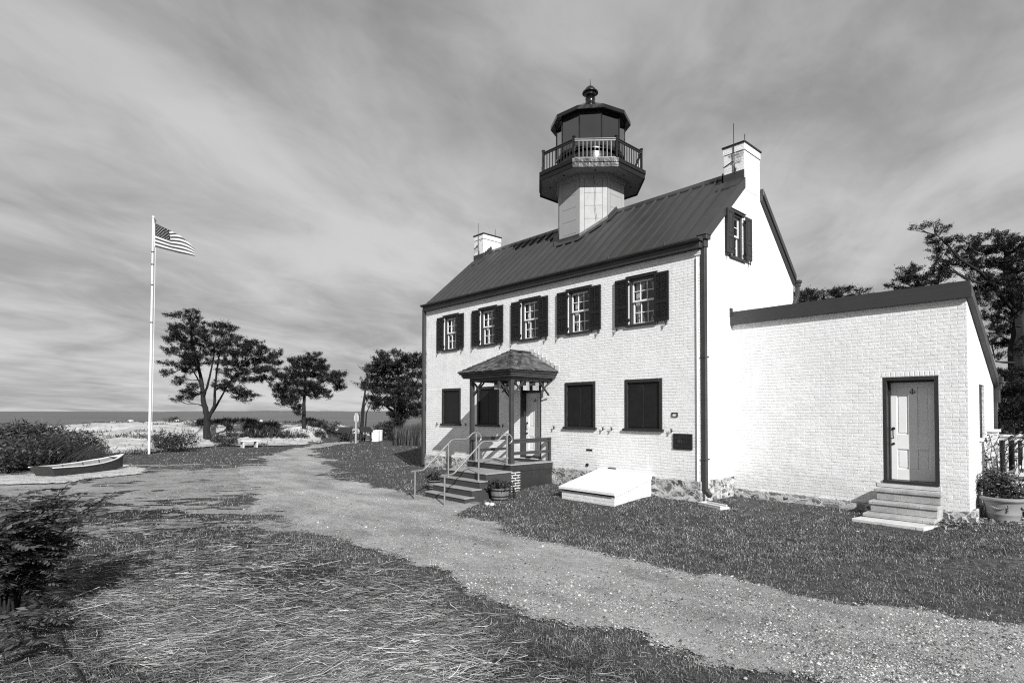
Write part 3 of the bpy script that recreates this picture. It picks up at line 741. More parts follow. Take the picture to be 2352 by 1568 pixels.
def dog(P, u, z):
    m = MB(); a = Vector(P(u, 0.0, z)); n = (Vector(P(u, -1, z)) - a).normalized(); s = (Vector(P(u + 1, 0, z)) - a).normalized(); up = Vector((0, 0, 1))
    m.tube([a - n * .02, a + n * .07], .010, 6)
    c = a + n * .07
    m.tube([c + up * .055 + s * .03, c + up * .03 + s * .012, c, c - up * .03, c - up * .045], [.012, .010, .012, .019, .012], 6)
    m.tube([c + up * .055 - s * .028, c + up * .03 - s * .010, c], [.011, .009, .009], 6)
    m.build('shutter_hook', M_IRON, house)
for k, xc in enumerate(UW):
    m, bx = casing(PF, xc - .40, xc + .40, 4.40, 5.60, .055, .02, .15, cap=(.07, .05, .035), sill=(.08, .062, .06))
    win = m.build('window', M_TRIM, house, bevel=0.004)
    sash(win, PF, xc - .345, xc + .345, 4.985, 5.545, 3, 2, .085); sash(win, PF, xc - .345, xc + .345, 4.402, 5.02, 3, 2, .124)
    curtain(win, PF, xc - .34, xc - .06, 4.42, 5.5, .24, .45 + .1 * (k % 2), k); curtain(win, PF, xc + .34, xc + .10, 4.42, 5.5, .25, .45, k + 20)
    shutter(PF, xc - .815, xc - .405, 4.385, 5.615, -.062, hinge=1); shutter(PF, xc + .405, xc + .815, 4.385, 5.615, -.062, hinge=-1)
    dog(PF, xc - .76, 4.31); dog(PF, xc + .74, 4.31)
PG = lambda u, d, z: (-d, u, z)
m, bx = casing(PG, GW[0], GW[1], GW[2], GW[3], .06, .02, .15, cap=(.09, .06, .04), sill=(.10, .06, .06), mat=M_TRIM2)
win = m.build('window', M_TRIM2, house, bevel=0.004)
sash(win, PG, GW[0] + .06, GW[1] - .06, 6.69, 7.20, 2, 2, .08); sash(win, PG, GW[0] + .06, GW[1] - .06, 6.125, 6.73, 2, 2, .118)
shutter(PG, 1.215, 1.555, 6.13, 7.25, -.10, louv=False, mat=M_TRIM, hinge=1); shutter(PG, 2.225, 2.565, 6.13, 7.25, -.10, louv=False, mat=M_TRIM, hinge=-1)
dog(PG, 1.28, 6.07); dog(PG, 2.52, 6.07)

# ground-floor windows behind closed board shutters
for xc in LW:
    m, bx = casing(PF, xc - .565, xc + .565, 1.70, 2.97, .085, -.018, .12, sill=(.045, .07, .065))
    win = m.build('window', M_TRIM, house, bevel=0.005)
    for s in (-1, 1):
        p = MB(); a, b = (xc - .478, xc - .004) if s < 0 else (xc + .004, xc + .478)
        p.box(a, b, .030, .055, 1.702, 2.88); p.box(a + .03, b - .03, .024, .030, 1.74, 1.80); p.box(a + .03, b - .03, .024, .030, 2.78, 2.84)
        o = p.build('shutter_leaf', M_BLACK, win, bevel=0.004)
        h = MB(); e = a - .02 if s < 0 else b + .02
        for z in (1.92, 2.66): h.box(e - .03, e + .03, .0, .03, z - .05, z + .05)
        h.build('hinge', M_IRON, win, split=True)
for u in (-10.62, -8.90, -6.93, -4.66, -2.84, -2.55, -.735): dog(PF, u, 1.665)
m = MB(); m.box(-3.46, -3.25, -.012, .01, 1.045, 1.095); m.build('wall_vent', M_IRON, house)
m = MB(); m.lathe([(.045, 0), (.045, .02)], (0, 0, 0), 12); m.M = None
m2 = MB(); m2.M = Matrix.Translation((-3.427, -.012, .653)) @ Matrix.Rotation(R(90), 4, 'X'); m2.lathe([(.045, -.02), (.045, .012), (.03, .02)], (0, 0, 0), 14); m2.build('pipe_end', M_IRON, house)
m = MB()
for a, b, c, d in ((-.75, -.59, 2.10, 2.115), (-.75, -.735, 2.02, 2.10), (-.605, -.59, 2.02, 2.10), (-.75, -.59, 2.005, 2.02)): m.box(a, b, -.022, .004, c, d)
m.build('meter_bracket', M_IRON, house)

# front door, deep in its dark frame
def anchor(m, P, u, z, s, y):
    def pt(a, b): return P(u + a * s, y, z + b * s)
    r = .011 * s * 8
    m.tube([pt(0, -.5), pt(0, .42)], .075 * s, 6); m.tube([pt(-.25, .22), pt(.25, .22)], .06 * s, 6)
    m.tube([pt(.13 * math.cos(t), .53 + .13 * math.sin(t)) for t in np.linspace(0, 2 * math.pi, 13)], .05 * s, 5)
    m.tube([pt(.5 * math.cos(t), .02 + .5 * math.sin(t)) for t in np.linspace(math.pi * 1.06, math.pi * 1.94, 13)], [.05 * s] + [.08 * s] * 11 + [.05 * s], 6)
    for sg in (-1, 1): m.tube([pt(sg * .62, -.16), pt(sg * .49, .14), pt(sg * .36, -.10)], [.02 * s, .09 * s, .02 * s], 5)
def panel_door(P, u0, u1, z0, z1, y, parent, anc, hinge):
    m = MB()
    def bx(a, b, c, d, y0, y1):
        pts = [P(a, y0, c), P(b, y0, c), P(b, y1, c), P(a, y1, c), P(a, y0, d), P(b, y0, d), P(b, y1, d), P(a, y1, d)]
        m.add(pts, [(0,3,2,1),(4,5,6,7),(0,1,5,4),(1,2,6,5),(2,3,7,6),(3,0,4,7)])
    w = u1 - u0; s = .15 * w + .0; h = z1 - z0; mu = .5 * (u0 + u1); ms = .10 * w
    zs = [z0, z0 + .11 * h, z0 + .31 * h, z0 + .46 * h, z1 - .06 * h, z1]
    bx(u0, u0 + s, z0, z1, y, y + .04); bx(u1 - s, u1, z0, z1, y, y + .04); bx(mu - ms, mu + ms, zs[1], zs[4], y + .0005, y + .04)
    for a, b in ((zs[0], zs[1]), (zs[2], zs[3]), (zs[4], zs[5])):
        bx(u0 + s, mu - ms if a == zs[2] else u1 - s, a, b, y + .001, y + .04)
        if a == zs[2]: bx(mu + ms, u1 - s, a, b, y + .001, y + .04)
    for a, b in ((u0 + s, mu - ms), (mu + ms, u1 - s)):
        for c, d in ((zs[1], zs[2]), (zs[3], zs[4])):
            bx(a, b, c, d, y + .022, y + .038); bx(a + .03, b - .03, c + .03, d - .03, y + .012, y + .022)
    d = m.build('door', M_DOOR, parent, bevel=0.004)
    k = MB(); anchor(k, P, mu + anc[0], anc[1], .085, y - .012); k.build('anchor', M_IRON, d)
    k = MB(); e = u0 + .06 if hinge > 0 else u1 - .06; zc = z0 + .46 * h
    k.tube([P(e, y, zc + .12), P(e, y - .05, zc + .09), P(e, y - .055, zc), P(e, y - .045, zc - .05), P(e, y, zc - .08)], .011, 8)
    k.tube([P(e, y + .002, zc + .12), P(e, y - .012, zc + .12)], .032, 10); k.tube([P(e, y, zc - .20), P(e, y - .03, zc - .20)], .026, 10)
    k.build('handle', M_IRON, d)
    return d
m, bx = casing(PF, -6.165, -5.235, .70, 2.93, .05, -.004, .20); bx(-6.165 + .05, -5.285, .70, .745, .0, .2); bx(-6.115, -5.285, 2.72, 2.88, .16, .2)
m.build('door_frame', M_TRIM, house, bevel=0.004)
panel_door(PF, -6.112, -5.288, .75, 2.715, .205, house, (0, 2.48), 1)

# chimneys
def chimney(x0, x1, y0, y1, ztop, zlow, rods, mats):
    m = MB(); m.box(x0, x1, y0, y1, zlow, ztop - .24)
    c = m.build('chimney', M_BRICK, house)
    m = MB(); m.box(x0 + .001, x1 - .001, y0 - .004, y0 + .05, zlow, ztop - .241); m.build('worn_face', mats, c)
    m = MB(); m.box(x0 - .018, x1 + .018, y0 - .018, y1 + .018, ztop - .225, ztop - .045); m.build('corbel', M_BRICK, c)
    m = MB(); m.box(x0 - .006, x1 + .006, y0 - .006, y1 + .006, ztop - .24, ztop - .225); m.build('flashing_line', M_IRON, c)
    m = MB(); m.box(x0 - .045, x1 + .045, y0 - .045, y1 + .045, ztop - .045, ztop); m.build('cap', M_IRON, c, bevel=0.005)
    m = MB(); xr, yr, hr = rods[0]
    m.tube([(xr, y0 - .03, ztop - .5), (xr, y0 - .04, ztop), (xr, y0 - .04, ztop + hr)], .011, 6)
    m.tube([(xr, y0 - .03, ztop - .5), (xr - .06, y0 - .03, ztop - .46), (xr - .15, y0 - .02, ztop - .50), (x0 - .01, y0 - .02, ztop - .55)], .011, 5)
    m.tube([(xr + .03, y0 - .02, zr(y0) + .32), (xr + .03, y0 - .03, ztop - .82), (xr, y0 - .03, ztop - .5)], [.03, .022, .01], 6)
    xr, yr, hr = rods[1]; m.tube([(xr, yr, ztop - .02), (xr, yr, ztop + hr)], .010, 5)
    m.build('lightning_rod', M_IRON, c)
    return c
c1_ = chimney(-.56, .004, 2.33, 3.255, 9.33, 8.05, ((-.26, 0, .55), (-.15, 2.7, .36)), M_BRICKS)
c2_ = chimney(-L_ - .004, -L_ + .58, 2.33, 3.255, 9.40, 8.05, ((-L_ + .30, 0, .45), (-L_ + .42, 3.1, .35)), M_BRICKS)
m = MB(); m.box(-.60, .012, 2.29, 2.329, 8.18, 8.56); m.box(-.60, -.561, 2.29, YC, 8.3, 8.62); m.prism([(-.64, 2.29, zr(2.29) + .05), (-.64, 1.98, zr(1.98) + .05), (-.64, 1.98, zr(1.98) + .01), (-.64, 2.29, zr(2.29) + .01)], (.58, 0, 0)); m.build('flashing', M_TRIM2, c1_)
m = MB(); m.box(-L_ - .01, -L_ + .62, 2.29, 2.329, 8.18, 8.56)
for k in range(5): m.box(-L_ + .581, -L_ + .60, 2.33 + .083 * k, 2.33 + .083 * (k + 1) + .02, 8.2, 8.60 + .075 * k)
m.prism([(-L_, 2.29, zr(2.29) + .05), (-L_, 1.98, zr(1.98) + .05), (-L_, 1.98, zr(1.98) + .01), (-L_, 2.29, zr(2.29) + .01)], (.7, 0, 0)); m.build('flashing', M_TRIM2, c2_)

# ---- the tower: eight sided shaft, gallery, ten sided lantern
TX, TY = -5.60, YC
def ngon(n, apo, ph):  # vertices of a polygon with faces centred on ph + k*360/n
    Rr = apo / math.cos(math.pi / n); return [(TX + Rr * math.cos(ph + 2 * math.pi * (k - .5) / n), TY + Rr * math.sin(ph + 2 * math.pi * (k - .5) / n)) for k in range(n)]
PH8 = -math.pi / 4
core = ngon(8, 1.066, PH8)
m = MB(); m.prism([(x, y, 6.6) for x, y in core], (0, 0, 3.22)); tower = m.build('tower', M_SEAM, house)
m = MB(); trim = MB()
def face_pts(n, apo, ph, k):
    v = ngon(n, apo, ph); return Vector((*v[k], 0)), Vector((*v[(k + 1) % n], 0))
for k in range(8):
    a, b = face_pts(8, 1.066, PH8, k); d = (b - a).normalized(); w = (b - a).length; nrm = Vector((d.y, -d.x, 0))
    def slab(m, s0, s1, z0, z1, t=.018, sl=False):
        p0, p1 = a + d * s0, a + d * s1
        m.add([p0 + Vector((0, 0, z0)), p1 + Vector((0, 0, z0)), p1 + Vector((0, 0, z1)), p0 + Vector((0, 0, z1)),
               p0 + nrm * t + Vector((0, 0, z0)), p1 + nrm * t + Vector((0, 0, z0)), p1 + nrm * t + Vector((0, 0, z1)), p0 + nrm * t + Vector((0, 0, z1))],
              [(4, 5, 6, 7), (0, 4, 7, 3), (5, 1, 2, 6), (7, 6, 2, 3), (0, 1, 5, 4)])
    slab(m, 0.002, .147, 6.6, 9.70); slab(m, w - .147, w - .002, 6.6, 9.70)
    for j in range(9):
        z1 = 9.70 if j == 0 else 9.237 - .4225 * (j - 1) - .005; z0 = 9.237 - .4225 * j + .005
        slab(m, .156, w - .156, z0, z1)
    slab(trim, -.02, w + .02, 9.70, 9.775, .05); slab(trim, -.03, w + .03, 9.775, 9.84, .085)
m.build('cladding', M_CLAD, tower); trim.build('cornice', M_CLAD, tower)
# flashing following the roof slope round the foot of the shaft
m = MB()
v1 = ngon(8, 1.10, PH8); v2 = ngon(8, 1.26, PH8)
for k in range(8):
    a, b = v1[k], v1[(k + 1) % 8]; c, e = v2[k], v2[(k + 1) % 8]
    seg = [(a, b, c, e)]
    if (a[1] - YC) * (b[1] - YC) < 0:
        mid = lambda p, q_: (p[0] + (q_[0] - p[0]) * (YC - p[1]) / (q_[1] - p[1]), YC)
        seg = [(a, mid(a, b), c, mid(c, e)), (mid(a, b), b, mid(c, e), e)]
    for a_, b_, c_, e_ in seg:
        za, zb = zr(a_[1]), zr(b_[1])
        m.poly([(*a_, za - .05), (*b_, zb - .05), (*b_, zb + .17), (*a_, za + .17)])
        m.poly([(*c_, zr(c_[1]) + .056), (*e_, zr(e_[1]) + .056), (*b_, zb + .075), (*a_, za + .075)])
m.build('flashing', M_TRIM2, tower)
m = MB(); m.tube([(TX + .80, TY - .78 - .03, 9.8), (TX + .86, TY - .78, 9.3), (TX + .84, TY - .78, 8.8), (TX + .90, TY - .74, 8.3)], .006, 5); m.build('cable', M_IRON, tower)

m = MB(); G0, G1 = ngon(8, 1.74, PH8), ngon(8, 1.70, PH8)
m.prism([(x, y, 9.842) for x, y in ngon(8, 1.69, PH8)], (0, 0, .03)); gal = m.build('gallery', M_SOFFIT, house)
m = MB()
for k in range(8):
    a, b = face_pts(8, 1.74, PH8, k); d = (b - a).normalized(); n_ = Vector((d.y, -d.x, 0)); 
    def strip(z0, z1, o, i_):
        p0, p1 = a + n_ * o + d * (-o * .414), b + n_ * o + d * (o * .414); q0, q1 = a - n_ * i_ + d * (i_ * .414), b - n_ * i_ - d * (i_ * .414)
        Z = lambda z: Vector((0, 0, z))
        m.add([p0 + Z(z0), p1 + Z(z0), p1 + Z(z1), p0 + Z(z1), q0 + Z(z0), q1 + Z(z0), q1 + Z(z1), q0 + Z(z1)], [(0,1,2,3),(7,6,5,4),(3,2,6,7),(0,4,5,1)])
    strip(9.80, 9.955, -.012, .05); strip(9.955, 10.075, .012, .05)
m.prism([(x, y, 10.03) for x, y in ngon(8, 1.72, PH8)], (0, 0, .03)); m.build('gallery_edge', M_LANT2, gal)
m = MB()
for k in range(8):
    t = PH8 + k * math.pi / 4 + .02; m.lathe([(.035, -.012), (.045, .0)], (TX + 1.38 * math.cos(t), TY + 1.38 * math.sin(t), 9.84), 10)
m.build('soffit_vent', M_IRON, gal, split=True)
m = MB(); m1 = MB(); m3 = MB(); V8 = ngon(8, 1.62, PH8)
for k in range(8):
    x, y = V8[k]; m.M = Matrix.Translation((x, y, 0)) @ Matrix.Rotation(PH8 + (k - .5) * math.pi / 4, 4, 'Z'); m.box(-.038, .038, -.038, .038, 10.06, 10.80); m.box(-.05, .05, -.05, .05, 10.80, 10.83); m.M = None
    a, b = Vector((*V8[k], 0)), Vector((*V8[(k + 1) % 8], 0)); Z = lambda z: Vector((0, 0, z))
    m1.beam(a + Z(10.735), b + Z(10.735), .075, .03); m1.beam(a + Z(10.685), b + Z(10.685), .04, .05); m1.beam(a + Z(10.135), b + Z(10.135), .045, .045)
    for j in range(1, 10): p = a + (b - a) * (j / 10 * .94 + .03); m3.M = Matrix.Translation((p.x, p.y, 0)) @ Matrix.Rotation(PH8 + k * math.pi / 4, 4, 'Z'); m3.box(-.011, .011, -.011, .011, 10.15, 10.67); m3.M = None
m.build('railing_post', M_LANT, gal, bevel=0.004, split=True); m1.build('rail', M_LANT3, gal, bevel=0.004, split=True); m3.build('baluster', M_LANT3, gal, split=True)

PH10 = R(-50); LA = 1.10
m = MB(); m.lathe([(1.02, 10.04), (1.02, 10.68), (1.12, 10.70), (1.12, 10.76), (1.0, 10.76)], (TX, TY, 0), 40); lan = m.build('lantern', M_LANT, house, smooth=True)
m = MB(); vv = ngon(10, LA, PH10)
for k in range(10):
    a, b = Vector((*vv[k], 0)), Vector((*vv[(k + 1) % 10], 0)); Z = lambda z: Vector((0, 0, z))
    m.tube([a + Z(10.74), a + Z(12.0)], .026, 6); m.beam(a + Z(10.785), b + Z(10.785), .05, .06); m.beam(a + Z(11.93), b + Z(11.93), .05, .10)
m.build('mullion', M_LANT, lan, split=True)
for k in range(10):
    a, b = Vector((*vv[k], 0)), Vector((*vv[(k + 1) % 10], 0)); g = MB(); g.poly([a + Z(10.76), b + Z(10.76), b + Z(11.93), a + Z(11.93)]); g.build('pane', M_LGLASS, lan)
m = MB(); m.lathe([(.18, 10.2), (.18, 10.85), (.10, 10.9), (.10, 10.98), (.13, 11.0), (.15, 11.08), (.13, 11.16), (.05, 11.2)], (TX, TY, 0), 16); m.build('beacon', M_IRON, lan, smooth=True)
m = MB(); ea = ngon(10, 1.30, PH10); eb = ngon(10, 1.26, PH10); ec = ngon(10, .16, PH10); ed = ngon(10, 1.0, PH10)
prof = [(ed, 11.95), (eb, 11.90), (ea, 11.90), (ea, 12.02), (ec, 12.72), (ec, 12.80)]
pts = [(x, y, z) for ring, z in prof for x, y in ring]; n = 10
m.add(pts, [(i * n + j, i * n + (j + 1) % n, (i + 1) * n + (j + 1) % n, (i + 1) * n + j) for i in range(len(prof) - 1) for j in range(n)] + [tuple(range(n))])
lr = m.build('lantern_roof', M_LANT, house)
m = MB(); m.lathe([(.20, 12.70), (.165, 12.76), (.16, 12.88), (.175, 12.90), (.15, 12.94), (.12, 12.96), (.19, 13.02), (.20, 13.10), (.275, 13.10), (.27, 13.14), (.20, 13.19), (.175, 13.25), (.11, 13.32), (.03, 13.345)], (TX, TY, 0), 28); m.build('ventilator_ball', M_LANT, lr, smooth=True)
m = MB(); m.tube([(TX, TY, 13.33), (TX, TY, 13.60)], [.016, .006], 6); m.build('spire', M_LANT, lr)

# ---------------------------------------------------------------- annex
annex = thing('brick_annex', (XA / 2, 3.0, 0), 'low white painted brick annex with dark sloping metal roof and pale panelled door', 'annex')
mb = MB(); DU0, DU1, DZ0, DZ1 = 3.298, 4.265, .660, 2.860
PA = lambda u, d, z: (u, YA + d, z)
wall_cells(mb, PA, (0.004, XA), (.05, 4.345), [(DU0, DU1, DZ0, DZ1)], .26)
PE = lambda u, d, z: (XA - d, u, z)
WE = (2.77, 3.37, 1.60, 2.71); RS = .555
def zar(y): return 4.60 - RS * (y - YA)
def eb_(z0, z1, hole):
    ymx = lambda z: min(4.55, YA + (4.55 - z) / RS)
    if hole:
        mb.poly([(XA, YA, z0), (XA, WE[0], z0), (XA, WE[0], z1), (XA, YA, z1)]); mb.poly([(XA, WE[1], z0), (XA, ymx(z0), z0), (XA, ymx(z1), z1), (XA, WE[1], z1)])
    else: mb.poly([(XA, YA, z0), (XA, ymx(z0), z0), (XA, ymx(z1), z1), (XA, YA, z1)])
eb_(.05, WE[2], 0); eb_(WE[2], WE[3], 1); eb_(WE[3], 2.90, 0); eb_(2.90, 4.345, 0)
for yy in WE[:2]: mb.poly([(XA, yy, WE[2]), (XA - .2, yy, WE[2]), (XA - .2, yy, WE[3]), (XA, yy, WE[3])])
for zz in WE[2:]: mb.poly([(XA, WE[0], zz), (XA, WE[1], zz), (XA - .2, WE[1], zz), (XA - .2, WE[0], zz)])
mb.poly([(0, 4.55, .05), (XA, 4.55, .05), (XA, 4.55, 2.9), (0, 4.55, 2.9)])
mb.build('wall', M_BRICKA, annex)
m = MB(); m.box(.05, XA + .045, YA - .05, YA + .2, -.4, .215); m.box(XA - .2, XA + .05, YA + .2, 4.57, -.4, .22); m.box(XA - .12, XA + .12, YA - .09, YA + .15, -.4, .13); m.build('foundation', M_STONE, annex, bevel=.015)
m = MB()   # soldier course over the door
nb = 12
for k in range(nb): w = (DU1 - DU0 + .04) / nb; x = DU0 - .02 + k * w; m.box(x + .006, x + w - .006, YA - .006, YA + .05, DZ1 + .008, DZ1 + .105)
m.build('lintel', M_WHITE, annex, bevel=.005)
m = MB(); m.box(DU0 - .12, DU1 + .03, YA - .012, YA + .1, DZ0 - .10, DZ0 - .002); m.build('door_sill_stone', M_CONC2, annex, bevel=.008)
m = MB(); m.box(0.01, XA + .10, YA - .10, YA - .001, 4.335, 4.545); m.build('fascia', M_ROOF, annex, bevel=.006)
m = MB(); m.prism([(0.008, YA - .07, 4.546), (.008, YA - .07, 4.665), (.008, YA + .02, 4.66), (.008, 4.62, zar(4.62) + .06), (.008, 4.62, zar(4.62)), (.008, YA + .02, 4.60)], (XA + .06, 0, 0)); m.box(.002, .03, YA - .12, YA - .0, 4.546, 4.76); m.build('roof', M_ROOF, annex)
m = MB(); m.prism([(XA + .001, YA - .0005, 4.545), (XA + .001, 4.62, zar(4.62) + .02), (XA + .001, 4.62, zar(4.62) - .20), (XA + .001, YA - .0005, 4.336)], (.095, 0, 0)); m.build('rake_board', M_ROOF, annex, bevel=.006)
m = MB(); m.box(XA - .2, XA + .16, 4.62, 4.80, 2.80, 2.94); m.box(XA - .2, XA + .13, 4.64, 4.78, 2.66, 2.80); m.box(XA - .1, XA + .10, 4.64, 4.76, 2.35, 2.66); m.beam((XA + .02, 4.70, 2.4), (XA + .02, 4.60, 2.15), .09, .09); m.box(XA - .03, XA + .06, 4.56, 4.64, .1, 2.2); m.build('downspout', M_TRIM2, annex, bevel=.005)
m, bx = casing(PA, DU0, DU1, DZ0, DZ1, .075, .005, .24); bx(DU0, DU1, DZ0 - .001, DZ0 + .055, -.03, .26); bx(DU0 + .075, DU0 + .10, DZ0 + .055, DZ1 - .075, .16, .24); bx(DU1 - .1, DU1 - .075, DZ0 + .055, DZ1 - .075, .16, .24); bx(DU0 + .1, DU1 - .1, DZ1 - .11, DZ1 - .075, .16, .24)
m.build('door_frame', M_TRIM, annex, bevel=.004)
panel_door(PA, DU0 + .08, DU1 - .08, DZ0 + .056, DZ1 - .08, .232, annex, (0.0, 2.56), 1)
m, bx = casing(PE, WE[0], WE[1], WE[2], WE[3], .07, .040, .12); bx(WE[0] + .07, WE[1] - .07, WE[2], WE[3], .048, .06); win = m.build('window', M_TRIM, annex)
m = MB(); m.box(XA - .1, XA + .05, WE[0] - .06, WE[1] + .3, WE[2] - .07, WE[2] - .001); m.build('window_sill', M_WHITE, annex)

# ---------------------------------------------------------------- entrance porch
DZ, DX0, DX1, DY = 0.672, -6.68, -4.75, -1.70
porch = thing('porch', (-5.72, -.85, 0), 'small dark timber porch with shingled hip roof over the front door', 'porch')
m = MB(); n = 14
for k in range(n):
    y1 = -.01 - (abs(DY) + .03 - .01) * k / n; y0 = -.01 - (abs(DY) + .03 - .01) * (k + 1) / n + .006
    m.box(DX0 - .02, DX1 + .03, y0, y1, DZ - .035, DZ)
m.build('deck', M_DECK, porch, bevel=.003)
m = MB(); m.box(DX0, DX1 + .012, DY, -.02, .46, DZ - .036); m.build('rim_board', M_TRIM, porch, bevel=.004)
m = MB(); n = 9
for k in range(n): y0 = -1.31 + 1.29 * k / n; m.box(DX1 - .03, DX1 - .004, y0 + .002, y0 + 1.29 / n - .002, -.12, .459)
m.build('skirt', M_TRIM, porch, bevel=.002); m = MB(); m.box(DX0 + .02, DX0 + .04, DY + .02, -.02, -.1, .459); m.build('skirt', M_TRIM, porch)
m = MB(); m.box(DX1 - .24, DX1 + .004, DY + .0, -1.33, -.3, .458); m.box(DX0, DX0 + .24, DY, -1.33, -.3, .458); m.build('brick_pier', M_BRICKD, porch, split=True)
PX = (-6.605, -4.845); PY = -1.585
for x in PX:
    m = MB(); m.box(x - .058, x + .058, PY - .058, PY + .058, DZ, 3.10); m.box(x - .07, x + .07, PY - .07, PY + .07, DZ, DZ + .10); m.build('post', M_TRIM2, porch, bevel=.008)
for x in PX:
    m = MB(); y0, y1 = PY + .06, -.01
    m.beam((x, y0, 1.335), (x, y1, 1.345), .085, .045); m.beam((x, y0, 1.27), (x, y1, 1.28), .035, .075); m.beam((x, y0, .955), (x, y1, .965), .04, .085)
    m.box(x - .035, x + .035, -.085, -.012, DZ, 1.32); m.build('side_rail', M_TRIM2, porch, bevel=.004)
m = MB()
for x in PX: m.box(x - .05, x + .05, PY - .05, -.01, 3.02, 3.115)
m.box(PX[0] + .05, PX[1] - .05, PY - .05, PY + .05, 3.02, 3.115); m.box(PX[0] + .05, PX[1] - .05, -.06, -.01, 3.0, 3.10); m.build('beam', M_TRIM, porch, bevel=.004)
def bracket(c, d, mirror=True):
    m = MB(); c = Vector(c); d = Vector(d); U = Vector((0, 0, 1)); up = d.cross(U)
    a = c + d * .06 - U * .42; b = c + d * .46 - U * .02
    m.beam(a, b, .035, .055, up); a2 = c + d * .08 - U * .04; b2 = c + d * .40 - U * .34; 
    m.beam(a2, c + d * .34 - U * .28, .030, .05, up); m.tube([c + d * .25 - U * .215 - up * .02, c + d * .25 - U * .215 + up * .02], .045, 10)
    m.build('bracket', M_TRIM2, porch, bevel=.004)
bracket((PX[0], PY, 3.03), (1, 0, 0)); bracket((PX[1], PY, 3.03), (-1, 0, 0)); bracket((PX[0], PY, 3.03), (0, 1, 0)); bracket((PX[1], PY, 3.03), (0, 1, 0))
bracket((PX[1], -.02, 3.03), (0, -1, 0)); bracket((PX[0], -.02, 3.03), (0, -1, 0))
RX0, RX1, RY, RZ = -6.915, -4.535, -1.90, 3.285; RC, RYA, RZA = -5.73, -.80, 3.95
m = MB()
for o, z0, z1 in ((0.03, 3.225, 3.272), (.075, 3.165, 3.222), (.10, 3.118, 3.163)):
    m.box(RX0 + o, RX1 - o, RY + o, RY + o + .05, z0, z1); m.box(RX0 + o, RX0 + o + .05, RY + o + .051, -.01, z0, z1); m.box(RX1 - o - .05, RX1 - o, RY + o + .051, -.01, z0, z1)
m.build('cornice', M_TRIM2, porch, bevel=.004)
m = MB(); m.box(RX0 + .12, RX1 - .12, RY + .12, -.012, 3.116, 3.13); m.build('ceiling', M_SOFFIT, porch)
# hip roof: solid underneath, split shingles laid in courses on top
A_, B_, C_, D_ = Vector((RX0, RY, RZ)), Vector((RX1, RY, RZ)), Vector((RX1, -.005, RZ + .02)), Vector((RX0, -.005, RZ + .02)); E1, E2 = Vector((RC, RYA, RZA)), Vector((RC, -.005, RZA))
m = MB(); dn = Vector((0, 0, -.03))
m.add([A_ + dn, B_ + dn, C_ + dn, D_ + dn, E1 + dn * 1.2, E2 + dn * 1.2], [(0, 1, 4), (1, 2, 5, 4), (3, 0, 4, 5), (0, 3, 2, 1), (2, 3, 5)]); proof = m.build('roof', M_STEPR, porch)
def shingles(p0, p1, q0, q1, rows, rr):
    """courses from the eave p0-p1 up to q0-q1"""
    vs = []; nrm = (p1 - p0).cross(q0 - p0).normalized()
    if nrm.z < 0: nrm = -nrm
    for r in range(rows):
        t0, t1 = r / rows, min(1.0, (r + 1.25) / rows)
        a0, a1 = p0.lerp(q0, t0), p1.lerp(q1, t0); b0, b1 = p0.lerp(q0, t1), p1.lerp(q1, t1)
        ln = (a1 - a0).length; s = 0.0; d = (a1 - a0).normalized() if ln > 1e-6 else Vector((1, 0, 0))
        while s < ln - .005:
            w = rr.uniform(.07, .17); e = min(ln, s + w)
            if ln - e < .04: e = ln
            f0, f1 = s / ln, (e - .006) / ln; lift = nrm * rr.uniform(.016, .026); dz = (b0 - a0) * rr.uniform(-.07, .05)
            u0, u1 = a0.lerp(a1, f0) + dz, a0.lerp(a1, f1) + dz; v0, v1 = b0.lerp(b1, f0), b0.lerp(b1, f1)
            top = [u0 + lift, u1 + lift, v1 + nrm * .004, v0 + nrm * .004]; bot = [u0, u1]
            vs.append((top, bot)); s = e
    m = MB()
    for top, bot in vs: m.add(top + bot, [(0, 1, 2, 3), (4, 5, 1, 0), (4, 0, 3), (5, 2, 1)])
    return m
rr = random.Random(3)
m = shingles(A_, B_, E1, E1 + Vector((.001, 0, 0)), 9, rr)
for args in ((B_, C_, E1, E2), (D_, A_, E2, E1)):
    k = shingles(*args, 9, rr); m.add(k.v, k.f)
for a in (A_, B_):    # hip caps
    nseg = 11
    for k in range(nseg):
        p, q_ = a.lerp(E1, k / nseg), a.lerp(E1, (k + 1.15) / nseg if k < nseg - 1 else 1.0)
        side = (E1 - a).cross(Vector((0, 0, 1))).normalized() * .085; up = Vector((0, 0, .045)); lo = Vector((0, 0, -.012))
        m.add([p - side + lo + up * .4, p + up * 1.1, p + side + lo + up * .4, q_ - side + lo, q_ + up * .5, q_ + side + lo], [(0, 1, 4, 3), (1, 2, 5, 4)])
m.add([E1 + Vector((-.09, 0, .0)), E1 + Vector((0, -.04, .05)), E1 + Vector((.09, 0, 0)), E2 + Vector((-.09, 0, 0)), E2 + Vector((0, 0, .05)), E2 + Vector((.09, 0, 0))], [(0, 1, 4, 3), (1, 2, 5, 4)])
m.build('shingles', M_SHING, proof)
m = MB()   # stepped white flashing on the wall
for k in range(7):
    t = k / 7; p = E2.lerp(C_, t); q_ = E2.lerp(C_, t + 1 / 7); m.box(p.x, q_.x + .03, -.012, .004, q_.z, p.z + .10)
m.build('step_flashing', M_CONC2, porch)
m = MB(); m.box(-6.1, -5.0, -.75, -.1, DZ + .002, DZ + .014); tag(m.build('door_mat', M_DARK, None, bevel=.003, loc=(-5.5, -.4, DZ)), 'dark flat mat lying on the porch deck in front of the door', 'doormat')

